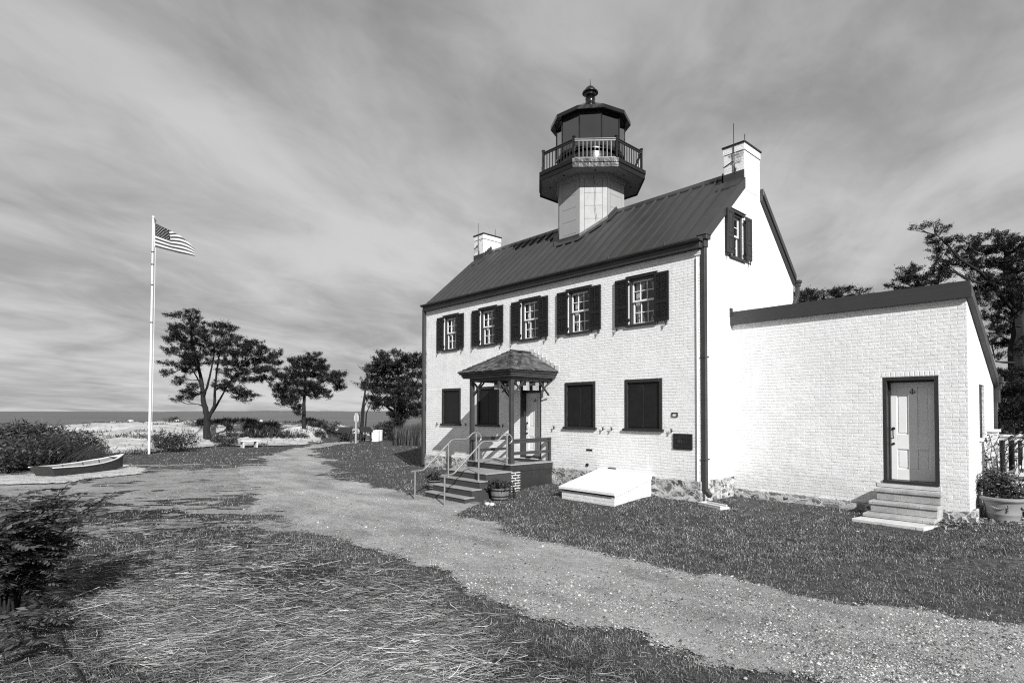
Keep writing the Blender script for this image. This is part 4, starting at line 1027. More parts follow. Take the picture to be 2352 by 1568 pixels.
# steps
steps = thing('porch_steps', (-5.55, -2.6, -.27), 'dark wooden steps with worn treads leading up to the porch', 'steps')
SX0, SX1 = -6.43, -4.66
TR = [(.492, -2.67, -1.72), (.304, -2.885, -2.58), (.108, -3.14, -2.80), (-.080, -3.375, -3.04)]
for k, (z, y0, y1) in enumerate(TR):
    m = MB(); nb = 5 if k == 0 else 2
    for j in range(nb):
        a = y0 + (y1 - y0) * j / nb; b = y0 + (y1 - y0) * (j + 1) / nb - .006; m.box(SX0 - (.0 if k else .0), SX1 + .015, a, b, z - .035, z)
    m.build('tread', M_DECK, steps, bevel=.005)
    zb = TR[k + 1][0] if k < 3 else -.36
    m = MB(); m.box(SX0 + .02, SX1 - .01, y0 + .025, y0 + .05, zb - .03, z - .036); m.build('riser', M_STEPR, steps)
m = MB()
for x0, x1 in ((SX0 + .021, SX0 + .055), (SX1 - .045, SX1 - .012)):
    m.prism([(x0, -1.74, -.3), (x0, -1.74, .455), (x0, -2.64, .455), (x0, -2.64, .265), (x0, -2.855, .265), (x0, -2.855, .07), (x0, -3.11, .07), (x0, -3.11, -.116), (x0, -3.348, -.116), (x0, -3.348, -.36), (x0, -2.7, -.36)], (x1 - x0, 0, 0))
m.build('stringer', M_STEPR, steps, split=True)

def arc(p, q, r, k=5):
    return [p.lerp(q, i / (k - 1)) for i in range(k)]
def round_path(pts, r=.06, k=4):
    pts = [Vector(p) for p in pts]; out = [pts[0]]
    for a, b, c in zip(pts[:-2], pts[1:-1], pts[2:]):
        u = (a - b); v = (c - b); ra = min(r, u.length / 2.2, v.length / 2.2); p = b + u.normalized() * ra; q_ = b + v.normalized() * ra
        for i in range(k + 1):
            t = i / k; out.append(p * (1 - t) ** 2 + b * 2 * t * (1 - t) + q_ * t * t)
    out.append(pts[-1]); return out
for x, lab in ((-6.15, 'galvanised pipe handrail on the far side of the porch steps'), (-4.80, 'galvanised pipe handrail on the near side of the porch steps, beside the barrel planter')):
    h = thing('handrail', (x, -3.88, -.27), lab, 'handrail', 'pipe handrails of the porch steps')
    path = [(x, -3.99, .53), (x, -3.62, .53), (x, -2.66, 1.335), (x, -2.12, 1.335), (x, -1.90, 1.515), (x, -1.74, 1.515), (x, -1.62, 1.44), (x, -1.60, 1.30), (x, -1.70, 1.24)]
    m = MB(); m.tube(round_path(path, .09), .022, 10); m.build('rail', M_STEEL, h, smooth=True)
    for y, z0, z1 in ((-3.885, -.30, .52), (-2.79, .30, 1.21), (-1.79, DZ, 1.49)):
        m = MB(); m.tube([(x, y, z0), (x, y, z1)], .023, 10); m.tube([(x, y, z0 - .01), (x, y, z0 + .015)], .055, 12)
        m.build('post', M_STEEL, h, smooth=True)
    m = MB(); m.M = Matrix.Translation((x, -3.885, 0)) @ Matrix.Rotation(.2, 4, 'Z'); m.box(-.16, .16, -.10, .10, -.32, -.235); m.build('footing', M_CONC2, h, bevel=.012)

# strings of small flags under the porch eaves
def small_flag(p, d, w, h, lab, tilt=0.0, seed=0):
    d = Vector(d).normalized(); p = Vector(p); n = d.cross(Vector((0, 0, -1))); rr = random.Random(seed); m = MB(); nr, nc = 8, 13
    a = rr.uniform(0, 6)
    def pt(u, v): return p + d * (u * w) + Vector((0, 0, -v * h)) + n * (.012 * math.sin(u * 4 + a) * (.3 + v) + tilt * v * h)
    for i in range(nc):
        for j in range(nr):
            u0, u1, v0, v1 = i / nc, (i + 1) / nc, j / nr, (j + 1) / nr
            m.cur = 0 if (i < 7 and v0 < .49) else (1 if i % 2 == 0 else 2)
            m.add([pt(u0, v0), pt(u1, v0), pt(u1, v1), pt(u0, v1)], [(0, 1, 2, 3)])
    o = m.build('bunting_flag', [M_FBLUE, M_FRED, M_FWHITE], None, loc=tuple(p)); tag(o, lab, 'flag', 'small striped flags hung under the porch roof'); return o
M_FBLUE = simple('flag_blue_cloth', 0.014, 0.85, 0.1, 8); M_FRED = simple('flag_red_cloth', 0.035, 0.85, 0.1, 8); M_FWHITE = simple('flag_white_cloth', 0.55, 0.85, 0.04, 8)
FX, FY = PX[1] - .02, PY + .03
small_flag((FX, -1.12, 3.01), (0, 1, 0), .25, .27, 'small striped flag in front of the door, nearer the porch corner post', seed=1)
small_flag((FX, -.75, 3.02), (0, 1, 0), .27, .27, 'small striped flag in front of the door, nearer the house wall', seed=2)
small_flag((FX, -.38, 3.01), (0, 1, 0), .24, .25, 'small striped flag under the right porch eave, hard against the wall bracket', seed=3)
small_flag((FX, -1.49, 3.0), (0, 1, 0), .25, .26, 'small striped flag seen behind the right-hand corner post bracket', seed=4)
small_flag((-5.62, FY, 3.04), (1, 0, 0), .30, .27, 'small striped flag under the front porch eave, beside the shuttered window', seed=5)
small_flag((-5.26, FY + .25, 3.0), (1, .35, 0), .27, .25, 'small twisted striped flag hanging further back under the porch roof', .2, seed=6)
m = MB(); m.tube([(FX, -1.55, 3.02), (FX, -1.0, 3.012), (FX, -.5, 3.02), (FX, -.08, 3.03)], .004, 4); m.tube([(PX[0] + .05, FY, 3.03), (-5.6, FY, 3.04), (PX[1] - .05, FY, 3.02)], .004, 4)
tag(m.build('bunting_string', M_WHITE, None, loc=(FX, -.8, 3.02)), 'thin string holding the small flags under the porch eaves', 'string')

# half-barrel planters
def leafs(name, C, rad, n, size, mat, parent, asp=.45, up=.3, seed=0, loc=(0, 0, 0), shell=.55, down=0):
    """n small leaf faces spread through an uneven volume"""
    g = np.random.default_rng(seed); C = np.array(C, float); rad = np.array(rad, float)
    nk = max(6, n // 26); u = g.normal(size=(nk, 3)); u /= np.linalg.norm(u, axis=1)[:, None]; rr_ = g.random(nk)[:, None] ** shell
    K = C + u * rr_ * rad
    idx = g.integers(0, nk, n); P = K[idx] + g.normal(size=(n, 3)) * rad * .16
    return leaf_quads(name, P, size, mat, parent, asp, up, g, loc, down)
def leaf_quads(name, P, size, mat, parent, asp, up, g, loc=(0, 0, 0), down=0, dirs=None):
    n = len(P); d = g.normal(size=(n, 3)); d[:, 2] = d[:, 2] * .6 + up - down
    if dirs is not None: d = d * .55 + dirs
    d /= np.linalg.norm(d, axis=1)[:, None]
    s = np.cross(d, g.normal(size=(n, 3))); s /= np.linalg.norm(s, axis=1)[:, None] + 1e-9
    L = size * g.uniform(.6, 1.4, (n, 1)); wd = L * asp * .5
    b = P - d * L * .5; t = P + d * L * .5; mid = P + np.cross(d, s) * L * .06
    V = np.stack([b, mid + s * wd, t, mid - s * wd], 1)
    return np_mesh(name, V, 4, mat, parent, loc)
def barrel(x, y, z, r, h, lab, seed):
    b = thing('barrel_planter', (x, y, z), lab, 'planter', 'half-barrel planters by the porch steps'); m = MB(); n = 22
    for k in range(n):
        t0, t1 = 2 * math.pi * k / n + .01, 2 * math.pi * (k + 1) / n - .01
        prof = [(r * .80, 0), (r * .92, h * .45), (r, h)]
        ins = [(q_[0] - .025, q_[1]) for q_ in prof]
        pts = [(x + a * math.cos(t), y + a * math.sin(t), z + zz) for t in (t0, t1) for a, zz in prof] + [(x + a * math.cos(t), y + a * math.sin(t), z + zz) for t in (t0, t1) for a, zz in ins]
        m.add(pts, [(0, 1, 4, 3), (1, 2, 5, 4), (6, 9, 10, 7), (7, 10, 11, 8), (2, 8, 11, 5), (0, 6, 7, 1), (1, 7, 8, 2), (3, 4, 10, 9), (4, 5, 11, 10)])
    m.build('stave_wall', M_STAVE, b)
    for zz in (.16, .40, .86):
        q_ = m2 = MB(); rr_ = r * (.80 + .20 * zz) + .006; m2.lathe([(rr_, -.018), (rr_ + .005, .018)], (x, y, z + h * zz), 30, cap=False); m2.build('hoop', M_IRON, b, smooth=True)
    m = MB(); m.lathe([(r * .95, 0), (.01, .01)], (x, y, z + h * .9), 20); m.build('soil', M_MBASE, b)
    return b
b = barrel(-4.37, -2.42, -.215, .255, .345, 'weathered half-barrel planter with trailing leafy plant beside the near side of the steps', 1)
leafs('plant', (-4.37, -2.42, .20), (.30, .30, .15), 800, .075, M_FLOWER, b, .55, .3, 5); leafs('trailing_plant', (-4.20, -2.16, -.02), (.13, .13, .2), 250, .055, M_FLOWER, b, .5, -.3, 6)
b = barrel(-7.15, -2.55, -.20, .22, .30, 'half-barrel planter with dark leafy plant in the shade beyond the steps', 2)
leafs('plant', (-7.15, -2.55, .18), (.26, .26, .17), 500, .075, M_FLOWER, b, .55, .3, 8)
for k, (x, y, lab) in enumerate(((-4.17, -3.02, 'pale fist-sized stone lying in front of the barrel planter'), (-4.02, -3.00, 'paler flatter stone lying right of its neighbour by the barrel planter'))):
    m = MB(); g = random.Random(k); bm = bmesh.new(); bmesh.ops.create_icosphere(bm, subdivisions=2, radius=1)
    z = gz1(x, y)
    for v in bm.verts: v.co = Vector((v.co.x * .09, v.co.y * .07, v.co.z * .045)) * g.uniform(.85, 1.15) + Vector((x, y, z + .025))
    bm.verts.index_update(); m.add([v.co for v in bm.verts], [[v.index for v in f.verts] for f in bm.faces]); bm.free()
    tag(m.build('stone', M_CONC2, None, smooth=True, loc=(x, y, z)), lab, 'stone')

# sloping cellar hatch
hatch = thing('cellar_hatch', (-2.25, -.8, 0), 'white sloping cellar hatch with boarded doors on a low painted brick curb', 'cellar hatch')
HX0, HX1, HY = -2.99, -1.33, -1.53
m = MB(); m.prism([(HX0, -.005, -.3), (HX0, HY, -.3), (HX0, HY, .155), (HX0, -.005, .50)], (HX1 - HX0, 0, 0)); m.build('curb', M_BRICK, hatch)
def hp(x, t, o): # along slope t 0 (wall) .. 1 (front)
    return Vector((x, -.02 + (HY - .07 + .02) * t, .545 + (.205 - .545) * t + o))
xm = (HX0 + HX1) / 2
for a, b in ((HX0 - .05, xm - .004), (xm + .004, HX1 + .045)):
    m = MB(); nb = 7
    for k in range(nb):
        x0, x1 = a + (b - a) * k / nb + .0015, a + (b - a) * (k + 1) / nb - .0015
        m.add([hp(x0, 0, -.03), hp(x1, 0, -.03), hp(x1, 1, -.03), hp(x0, 1, -.03), hp(x0, 0, .03), hp(x1, 0, .03), hp(x1, 1, .03), hp(x0, 1, .03)], [(0,3,2,1),(4,5,6,7),(0,1,5,4),(1,2,6,5),(2,3,7,6),(3,0,4,7)])
    m.build('hatch_door', M_WHITEB, hatch, bevel=.002)
m = MB(); m.box(HX0 - .06, HX1 + .06, -.05, -.006, .53, .60); m.beam(hp(HX1 + .02, .02, -.06), hp(HX1 + .02, .97, -.06), .03, .05); m.build('hatch_frame', M_WHITEB, hatch)
m = MB(); m.box(HX0 + .01, HX1 + .015, HY - .02, HY + .02, .135, .172); m.beam(hp(HX1 + .012, .03, -.045), hp(HX1 + .012, .97, -.045), .03, .022); m.build('painted_shadow_strip', M_DARK, hatch)  # dark strips stand in for the shadow line below the overhanging doors
m = MB(); m.box(HX0 + .3, HX0 + .55, -.03, -.004, .61, .63); m.build('hinge', M_IRON, hatch)

# bronze plaque on the wall
pl = thing('plaque', (-.45, 0, 1.41), 'dark bronze plaque with half-round emblem on the white brick near the corner', 'plaque')
m = MB(); m.box(-.711, -.191, -.032, -.002, 1.222, 1.604); m.build('plate', simple('dark_bronze', 0.018, 0.5, 0.3, 12, 0.2, 0.4, 0.2), pl, bevel=.012)
M_BRZ = simple('worn_bronze', 0.045, 0.5, 0.2, 20)
m = MB(); rr = random.Random(5)
def words(z, x0, x1, h):
    x = x0
    while x < x1 - .02:
        w = rr.uniform(.006, .012); m.box(x, x + w, -.036, -.032, z, z + h); x += w + .004 + (.012 if rr.random() < .2 else 0)
for z, a, b, h in ((1.545, -.58, -.30, .016), (1.512, -.66, -.24, .010), (1.488, -.64, -.25, .010), (1.39, -.43, -.33, .009), (1.365, -.52, -.40, .009), (1.315, -.65, -.24, .009), (1.293, -.65, -.24, .009)): words(z, a, b, h)
m.build('raised_lettering', M_BRZ, pl)
m = MB(); m.tube([(-.53 + .065 * math.cos(t), -.034, 1.40 + .065 * math.sin(t)) for t in np.linspace(0, math.pi, 13)], .006, 5); m.tube([(-.598, -.034, 1.40), (-.462, -.034, 1.40)], .006, 5)
for k in range(5): t = .5 + k * .54; m.tube([(-.53, -.034, 1.40), (-.53 + .055 * math.cos(t), -.034, 1.40 + .055 * math.sin(t))], .003, 4)
m.build('emblem', M_BRZ, pl)

# splash block under the downspout
m = MB(); m.M = Matrix.Translation((.12, -.13, gz1(.3, -.2))) @ Matrix.Rotation(R(-17), 4, 'Z')
m.box(0, .68, -.14, .14, -.06, .025); m.box(0, .68, -.14, -.10, .025, .06); m.box(0, .62, .10, .14, .025, .06); m.box(0, .04, -.10, .10, .025, .06)
tag(m.build('splash_block', M_CONC2, None, bevel=.01, loc=(.4, -.2, 0)), 'pale concrete splash block on the grass under the corner downspout', 'splash block')

# concrete steps of the annex
st = thing('concrete_steps', (3.75, 1.2, 0), 'three rough pitted concrete steps up to the annex door', 'steps')
for k, (x0, x1, y0, zt, zb) in enumerate(((3.20, 4.345, 1.30, .548, .315), (3.155, 4.335, 1.06, .315, .09), (3.12, 4.325, .80, .09, -.25))):
    m = MB(); m.box(x0 + .03, x1 - .012, y0 + .03, 1.537, zb, zt - .075); m.box(x0, x1, y0, 1.537, zt - .074, zt); m.build('step', M_CONC, st, bevel=.014)
m = MB(); m.M = Matrix.Translation((3.75, .60, 0)); z = gz1(3.7, .5); m.prism([(-.72, -.16, z - .1), (.50, -.22, z - .1), (.66, .25, z - .1), (-.66, .2, z - .1)], (0, 0, .155)); tag(m.build('concrete_pad', M_CONC2, None, bevel=.012, loc=(3.75, .5, z)), 'pale concrete slab in the grass at the foot of the annex steps', 'slab')

# terracotta pot right of the annex
px_, py_ = 5.12, 2.42; pz_ = gz1(px_, py_)
pot = thing('terracotta_pot', (px_, py_, pz_), 'big terracotta pot with moulded swag and leafy shrub at the annex corner', 'planter')
m = MB(); m.lathe([(.235, 0), (.245, .03), (.245, .05), (.262, .12), (.272, .135), (.275, .165), (.27, .18), (.315, .36), (.325, .39), (.36, .40), (.375, .425), (.37, .455), (.35, .47), (.31, .47), (.30, .40)], (px_, py_, pz_), 40); pb = m.build('pot', M_TERRA, pot, smooth=True)
m = MB(); ang = math.atan2(CAM.y - py_, CAM.x - px_)
for a0 in (ang - .25, ang + 1.4, ang + 3.1, ang + 4.6):
    m = MB()
    for j in range(9):
        t = a0 + (j - 4) * .09; zz = .31 - .05 * math.cos((j - 4) / 4 * 1.4); r_ = .290 + (zz - .18) * .24
        m.lathe([(.0, -.022), (.018, -.01), (.02, .01), (.0, .024)], (px_ + r_ * math.cos(t), py_ + r_ * math.sin(t), pz_ + zz), 6)
    t = a0 + .48
    for j in range(5): r_ = .305 + (.08 - j * .03) * .2; m.lathe([(0, -.02), (.014, 0), (0, .02)], (px_ + r_ * math.cos(t), py_ + r_ * math.sin(t), pz_ + .33 - j * .03), 6)
    m.build('swag', M_TERRA, pb)
m = MB(); m.lathe([(.31, 0), (.01, .02)], (px_, py_, pz_ + .42), 20); m.build('soil', M_MBASE, pot)
leafs('shrub', (px_ - .10, py_ + .05, pz_ + .74), (.33, .3, .28), 1500, .07, M_FLOWER, pot, .4, .4, 21); leafs('low_plants', (px_ + .12, py_ - .05, pz_ + .53), (.22, .22, .08), 300, .09, M_FLOWER, pot, .3, .8, 22)
# little flag stuck in the pot
fl = thing('garden_flag', (px_ + .12, py_ - .05, pz_ + .45), 'small striped stick flag drooping out of the terracotta pot', 'flag')
sp = Vector((px_ + .12, py_ - .06, pz_ + .44)); sq = sp + r2 * .17 + Vector((0, 0, .37))
m = MB(); m.tube([sp, sq], .006, 6); m.build('stick', M_STAVE, fl)
m = MB()
a0, b0 = sq, sp.lerp(sq, .30)
for i in range(7):
    for j in range(7):
        def fp(u, v):
            top = a0.lerp(a0 + r2 * .05 + Vector((0, 0, -.30)), u); bot = b0.lerp(b0 + r2 * .02 - Vector((0, 0, .10)), u)
            return top.lerp(bot, v) + r2 * (-.14 * math.sin(u * 1.57) * v) - f2 * (.03 * math.sin(v * 6 + u * 3))
        m.cur = 0 if (i < 3 and j < 4) else (1 if j % 2 == 0 else 2)
        m.add([fp(i / 7, j / 7), fp((i + 1) / 7, j / 7), fp((i + 1) / 7, (j + 1) / 7), fp(i / 7, (j + 1) / 7)], [(0, 1, 2, 3)])
m.build('cloth', [M_FBLUE, M_FRED, M_FWHITE], fl)

# white railed deck right of the annex, overgrown
fn = thing('white_railing', (5.6, 3.6, 0), 'white deck railing with square balusters, overgrown by a vine, behind the terracotta pot', 'railing')
a = Vector((4.90, 3.05, 0)); dr = Vector((1, .03, 0)).normalized(); dl = Vector((-.1, 1, 0)).normalized()
def railrun(m, p, d, ln, nb, z0, z1):
    q_ = p + d * ln; Z = lambda z: Vector((0, 0, z)); m.beam(p + Z(z1), q_ + Z(z1), .10, .04); m.beam(p + Z(z1 - .06), q_ + Z(z1 - .06), .04, .07); m.beam(p + Z(z0 + .08), q_ + Z(z0 + .08), .05, .07)
    for k in range(nb): b_ = p + d * (ln * (k + .5) / nb); m.box(b_.x - .022, b_.x + .022, b_.y - .022, b_.y + .022, z0 + .1, z1 - .04)
m = MB(); railrun(m, a, dr, 4.0, 28, .80, 1.66); railrun(m, a + dl * 2.2 + dr * .4, dr, 4, 28, .80, 1.62); m.build('balustrade', M_WHITE, fn, split=True)
m = MB()
for k in (0, 2.0, 4.0): p = a + dr * k; m.box(p.x - .085, p.x + .085, p.y - .085, p.y + .085, 0, 1.73); m.box(p.x - .115, p.x + .115, p.y - .115, p.y + .115, 1.73, 1.785)
m.build('post', M_WHITE, fn, split=True)
m = MB(); m.beam(a + Vector((0, 0, .54)), a + dr * 4.2 + Vector((0, 0, .54)), .03, .40); m.build('skirt_board', M_WHITE, fn)
m = MB()
for k in range(24):
    p = a + dr * (.1 + k * .17); m.beam((p.x, p.y + .02, -.2), (p.x + .18, p.y + .05, .32), .02, .03); m.beam((p.x + .18, p.y + .03, -.2), (p.x, p.y + .06, .32), .02, .03)
m.build('lattice', M_TRIM, fn)
m = MB(); pts = [a + Vector((0, .02, .735)), a + dr * 4.2 + Vector((0, .02, .735)), a + dr * 4.2 + dl * 3 + Vector((0, 0, .735)), a + dl * 3 + dr * .3 + Vector((0, 0, .735))]; m.prism(pts, (0, 0, .04)); m.build('deck_floor', M_DECK, fn)
vine = thing('climbing_vine', (5.0, 2.9, 0), 'dark tangled vine climbing over the white railing', 'vine')
g = random.Random(4); m = MB()
for k in range(16):
    p = a + dr * g.uniform(-.1, .5) + Vector((0, -.12, 0)); pts = [p]
    for j in range(7): p = p + Vector((0, 0, .24)) + dr * g.uniform(-.10, .15 if j < 5 else .4) + Vector((0, g.uniform(-.05, .05), 0)); pts.append(p)
    m.tube(pts, .006, 4)
for k in range(6):
    p = a + dr * (.2 + .3 * k) + Vector((0, 0, 1.68)); pts = [p]
    for j in range(8): p = p + dr * g.uniform(.05, .2) + Vector((0, g.uniform(-.05, .05), g.uniform(-.10, .12))); pts.append(p)
    m.tube(pts, .006, 4)
m.build('stem', M_BARK, vine)
P = []
gn = np.random.default_rng(9)
for k in range(420):
    u = abs(gn.normal()) * .45 ; z = gn.uniform(.1, 1.75); P.append(a + dr * (u * (1.2 if z > 1.3 else .6) - .12) + Vector((gn.normal() * .05, -.12 + gn.normal() * .08, z)))
for k in range(240): P.append(a + dr * gn.uniform(0, 2.4) + Vector((gn.normal() * .03, gn.normal() * .08, 1.68 + gn.normal() * .09)))
leaf_quads('leaves', np.array([tuple(p) for p in P]), .065, M_FLOWER, vine, .5, .1, gn)

# ---------------------------------------------------------------- flagpole and flag
fp0 = at(343, 1052, 31.5); fz = gz1(fp0.x, fp0.y); FB = Vector((fp0.x, fp0.y, fz))
ftop = 2.0995 + (952 - 500) * 31.5 / F
pole = thing('flagpole', FB, 'tall white flagpole standing at the foot of the sand dune', 'flagpole')
m = MB(); m.tube([FB + Vector((0, 0, -.3)), FB + Vector((0, 0, 3)), FB + Vector((0, 0, 7.5)), Vector((FB.x, FB.y, ftop - .1))], [.060, .058, .052, .042], 14); m.build('shaft', M_WHITE, pole, smooth=True)
m = MB(); m.lathe([(.045, 0), (.065, .02), (.065, .08), (.04, .12), (.01, .13)], (FB.x, FB.y, ftop - .12), 12); m.build('truck', M_WHITE, pole, smooth=True)
m = MB()
for dz in (-2.05, -2.75, -3.9, -6.0): m.lathe([(.056, 0), (.064, .01), (.064, .06), (.056, .07)], (FB.x, FB.y, ftop + dz), 12)
m.tube([Vector((FB.x, FB.y, ftop - .15)) + r2 * .07, Vector((FB.x, FB.y, ftop - .25)) + r2 * .14, Vector((FB.x, FB.y, ftop - .40)) + r2 * .13], .03, 6); m.build('band', M_IRON, pole, split=True)
m = MB(); m.tube([Vector((FB.x, FB.y, ftop - .3)) + r2 * .15, Vector((FB.x, FB.y, fz + 6)) + r2 * .145, Vector((FB.x, FB.y, fz + 1.3)) + r2 * .12], .012, 5); m.build('halyard', M_WHITE, pole)
def img_flag(a, b): return at((550 + a / 7.13) * .6125, (780 + b / 7.13) * .6125, 31.45)
NC, NR = 30, 26
top_x = [(0, 200, 452), (.25, 400, 553), (.45, 640, 665), (.65, 880, 790), (.8, 1020, 905), (.92, 1160, 1030), (1, 1238, 1120)]
bot_x = [(0, 205, 1090), (.3, 560, 1180), (.6, 880, 1262), (.8, 1060, 1300), (1, 1243, 1322)]
def ip(T, u): return np.interp(u, [t[0] for t in T], [t[1] for t in T]), np.interp(u, [t[0] for t in T], [t[2] for t in T])
def fpt(u, v):   # v=0 bottom, 1 top; towards the fly the upper stripes fold over to the back
    (tx, ty), (bx, by) = ip(top_x, u), ip(bot_x, u); fold = max(0, (u - .42) / .58); k = 1 + .85 * fold
    w = v * k; back = 0.0
    if w > 1: back = (w - 1) * .5; w = 1 - (w - 1) * .25
    p = img_flag(bx + (tx - bx) * w, by + (ty - by) * w)
    return p + f2 * (back * .5 + .10 * math.sin(u * 7 + v * 2) * u + .05 * math.sin(u * 13 - v * 3) * u)
m = MB()
for i in range(NC):
    for j in range(NR):
        u0, u1, v0, v1 = i / NC, (i + 1) / NC, j / NR, (j + 1) / NR; s = int(v0 * 13 + 1e-6)
        m.cur = 2 if i < 1 and False else (0 if (u1 <= .401 and s >= 6) else (1 if s % 2 == 0 else 2))
        m.add([fpt(u0, v0), fpt(u1, v0), fpt(u1, v1), fpt(u0, v1)], [(0, 1, 2, 3)])
m.cur = 2
for r_ in range(9):
    for c in range(6 if r_ % 2 == 0 else 5):
        u = .40 * ((c + .5) / 6 if r_ % 2 == 0 else (c + 1) / 6); v = 6 / 13 + 7 / 13 * (r_ + .6) / 9.2
        c0 = fpt(u, v); ex = (fpt(u + .01, v) - c0).normalized(); ez = Vector((0, 0, 1))
        for off in (-.012, .012):
            pts = [c0 + f2 * off + (ex * math.cos(t) + ez * math.sin(t)) * (.026 if k % 2 == 0 else .012) for k, t in enumerate(np.linspace(math.pi / 2, math.pi * 2.5, 11)[:-1])]
            m.poly(pts)
hoist = [fpt(0, v) - r2 * .05 for v in (0, .5, 1)]
m.add([hoist[0], fpt(0, 0), fpt(0, .5), fpt(0, 1), hoist[2], hoist[1]], [(0, 1, 2, 5), (5, 2, 3, 4)])
flag_o = m.build('flag', [M_FBLUE, M_FRED, M_FWHITE], None, loc=tuple(fpt(0, .5))); tag(flag_o, 'large stars and stripes flag blowing from the white flagpole', 'flag')

# ---------------------------------------------------------------- rowing boat on its bed of sand
def gp(px, py, z): v = at(px, py, 1) - CAM; t = (z - CAM.z) / v.z; return CAM + v * t
sa = gp((380 / 2.613) * .6125, (1400 + 1033 / 2.613) * .6125, -.23); sb_ = gp((525 / 2.613) * .6125, (1400 + 1037 / 2.613) * .6125, -.23); bw = gp((1205 / 2.613) * .6125, (1400 + 950 / 2.613) * .6125, -.23)
stern = (sa + sb_) / 2; stern.z = 0; side = (sb_ - sa); side.z = 0; Wb = side.length; bw.z = 0
# keel line from the stern to the bow; the near side is seen, the far side lies behind it
ax = (bw - stern).normalized(); ly = Vector((-ax.y, ax.x, 0)); LB = (bw - stern).length
bz = -.26
boat = thing('rowing_boat', Vector((stern.x, stern.y, bz)), 'old wooden rowing boat with white gunwale lying on a patch of pale sand', 'boat')
def stn(t):  # (half bottom width, half gunwale width, bottom z, gunwale z)
    hb = np.interp(t, [0, .2, .45, .7, .88, 1], [.40, .46, .47, .36, .16, .012]); hg = np.interp(t, [0, .2, .45, .7, .88, 1], [.54, .60, .62, .49, .25, .02])
    zb = .02 + .10 * max(0, (t - .45) / .55) ** 2; zg = np.interp(t, [0, .3, .55, .8, 1], [.36, .34, .38, .47, .60]); return hb, hg, zb, zg
NT = 22; O_ = Vector((stern.x, stern.y, bz))
def bp(t, s, z): return O_ + ax * (LB * t) + ly * s + Vector((0, 0, z))
ts = [i / NT for i in range(NT + 1)]
m = MB(); pts = []
for t in ts:
    hb, hg, zb, zg = stn(t); rake = -.09 * (1 - t) ** 6
    for s, z, k in ((-hg, zg, 1), (-hb, zb, 0), (hb, zb, 0), (hg, zg, 1)): pts.append(bp(t, s, z) + ax * (rake * k * 2))
m.add(pts, [(i * 4 + j, i * 4 + j + 1, (i + 1) * 4 + j + 1, (i + 1) * 4 + j) for i in range(NT) for j in range(3)])
M_HULL = simple('dark_hull_paint', 0.035, 0.55, 0.2, 5, 0.1); M_HIN = simple('boat_inside_paint', 0.20, 0.7, 0.12, 5, 0.1)
hull = m.build('hull', M_HULL, boat)
m = MB(); pts = []
for t in ts:
    hb, hg, zb, zg = stn(t); rake = -.09 * (1 - t) ** 6
    for s, z, k in ((-max(hg - .03, .0), zg, 1), (-max(hb - .03, 0), zb + .03, 0), (max(hb - .03, 0), zb + .03, 0), (max(hg - .03, 0), zg, 1)): pts.append(bp(t, s, z) + ax * (rake * k * 2 + (.03 if t == 0 else 0)))
m.add(pts, [(i * 4 + j, i * 4 + j + 1, (i + 1) * 4 + j + 1, (i + 1) * 4 + j) for i in range(NT) for j in range(3)] + [(0, 1, 2, 3)])
m.build('inside_planking', M_HIN, boat)
m = MB(); hb, hg, zb, zg = stn(0); rk = -.18
m.prism([bp(0, -hg, zg) + ax * rk, bp(0, -hb, zb), bp(0, hb, zb), bp(0, hg, zg) + ax * rk, bp(0, hg * .5, zg + .06) + ax * rk, bp(0, -hg * .5, zg + .06) + ax * rk], ax * .03); m.build('transom', M_HULL, boat)
m = MB()
for sg in (-1, 1):
    pl_ = []
    for t in ts: hb, hg, zb, zg = stn(t); pl_.append(bp(t, sg * hg, zg + .012) + ax * (-.18 * (1 - t) ** 6))
    for p, q_ in zip(pl_[:-1], pl_[1:]): m.beam(p, q_ + (q_ - p) * .02, .055, .03)
hb, hg, zb, zg = stn(.86); m.poly([bp(.86, -hg, zg + .03), bp(.86, hg, zg + .03), bp(1, .02, .60 + .03), bp(1, -.02, .60 + .03)]); 
m.build('gunwale', M_WHITE, boat)
for t in (.22, .52):
    hb, hg, zb, zg = stn(t); m = MB(); m.M = None; c0, c1 = bp(t, -hg + .06, zg - .12), bp(t, hg - .06, zg - .12); m.beam(c0, c1, .22, .03); m.build('seat', M_HIN, boat)
m = MB()
for t in (.12, .34, .58, .76):
    hb, hg, zb, zg = stn(t)
    for sg in (-1, 1): m.beam(bp(t, sg * (hb - .035), zb + .05), bp(t, sg * (hg - .035), zg - .01), .035, .025, ax)
m.build('rib', M_HULL, boat, split=True)

# ---------------------------------------------------------------- bench, reading boards, sign, bins by the beach path
bc = at(573, 1034, 37.5); bzz = gz1(bc.x, bc.y); bc.z = bzz
bench = thing('concrete_bench', bc, 'short pale concrete bench by the sandy path below the dune', 'bench')
bd = (r2 * .74 + f2 * .67).normalized(); bn = Vector((-bd.y, bd.x, 0))
def obox(m, c, d, n_, a0, a1, b0, b1, z0, z1):
    p = [c + d * a + n_ * b + Vector((0, 0, z)) for z in (z0, z1) for a, b in ((a0, b0), (a1, b0), (a1, b1), (a0, b1))]
    m.add(p, [(0,3,2,1),(4,5,6,7),(0,1,5,4),(1,2,6,5),(2,3,7,6),(3,0,4,7)])
m = MB(); obox(m, bc, bd, bn, -.62, .62, -.33, .33, .40, .49); m.build('seat', M_CONC2, bench, bevel=.012)
for s in (-.42, .42):
    m = MB(); m.prism([bc + bd * (s - .05) + bn * -.29 + Vector((0, 0, .40)), bc + bd * (s - .05) + bn * .29 + Vector((0, 0, .40)), bc + bd * (s - .05) + bn * .24 + Vector((0, 0, -.05)), bc + bd * (s - .05) + bn * -.24 + Vector((0, 0, -.05))], bd * .10); m.build('leg', M_CONC2, bench, bevel=.008)

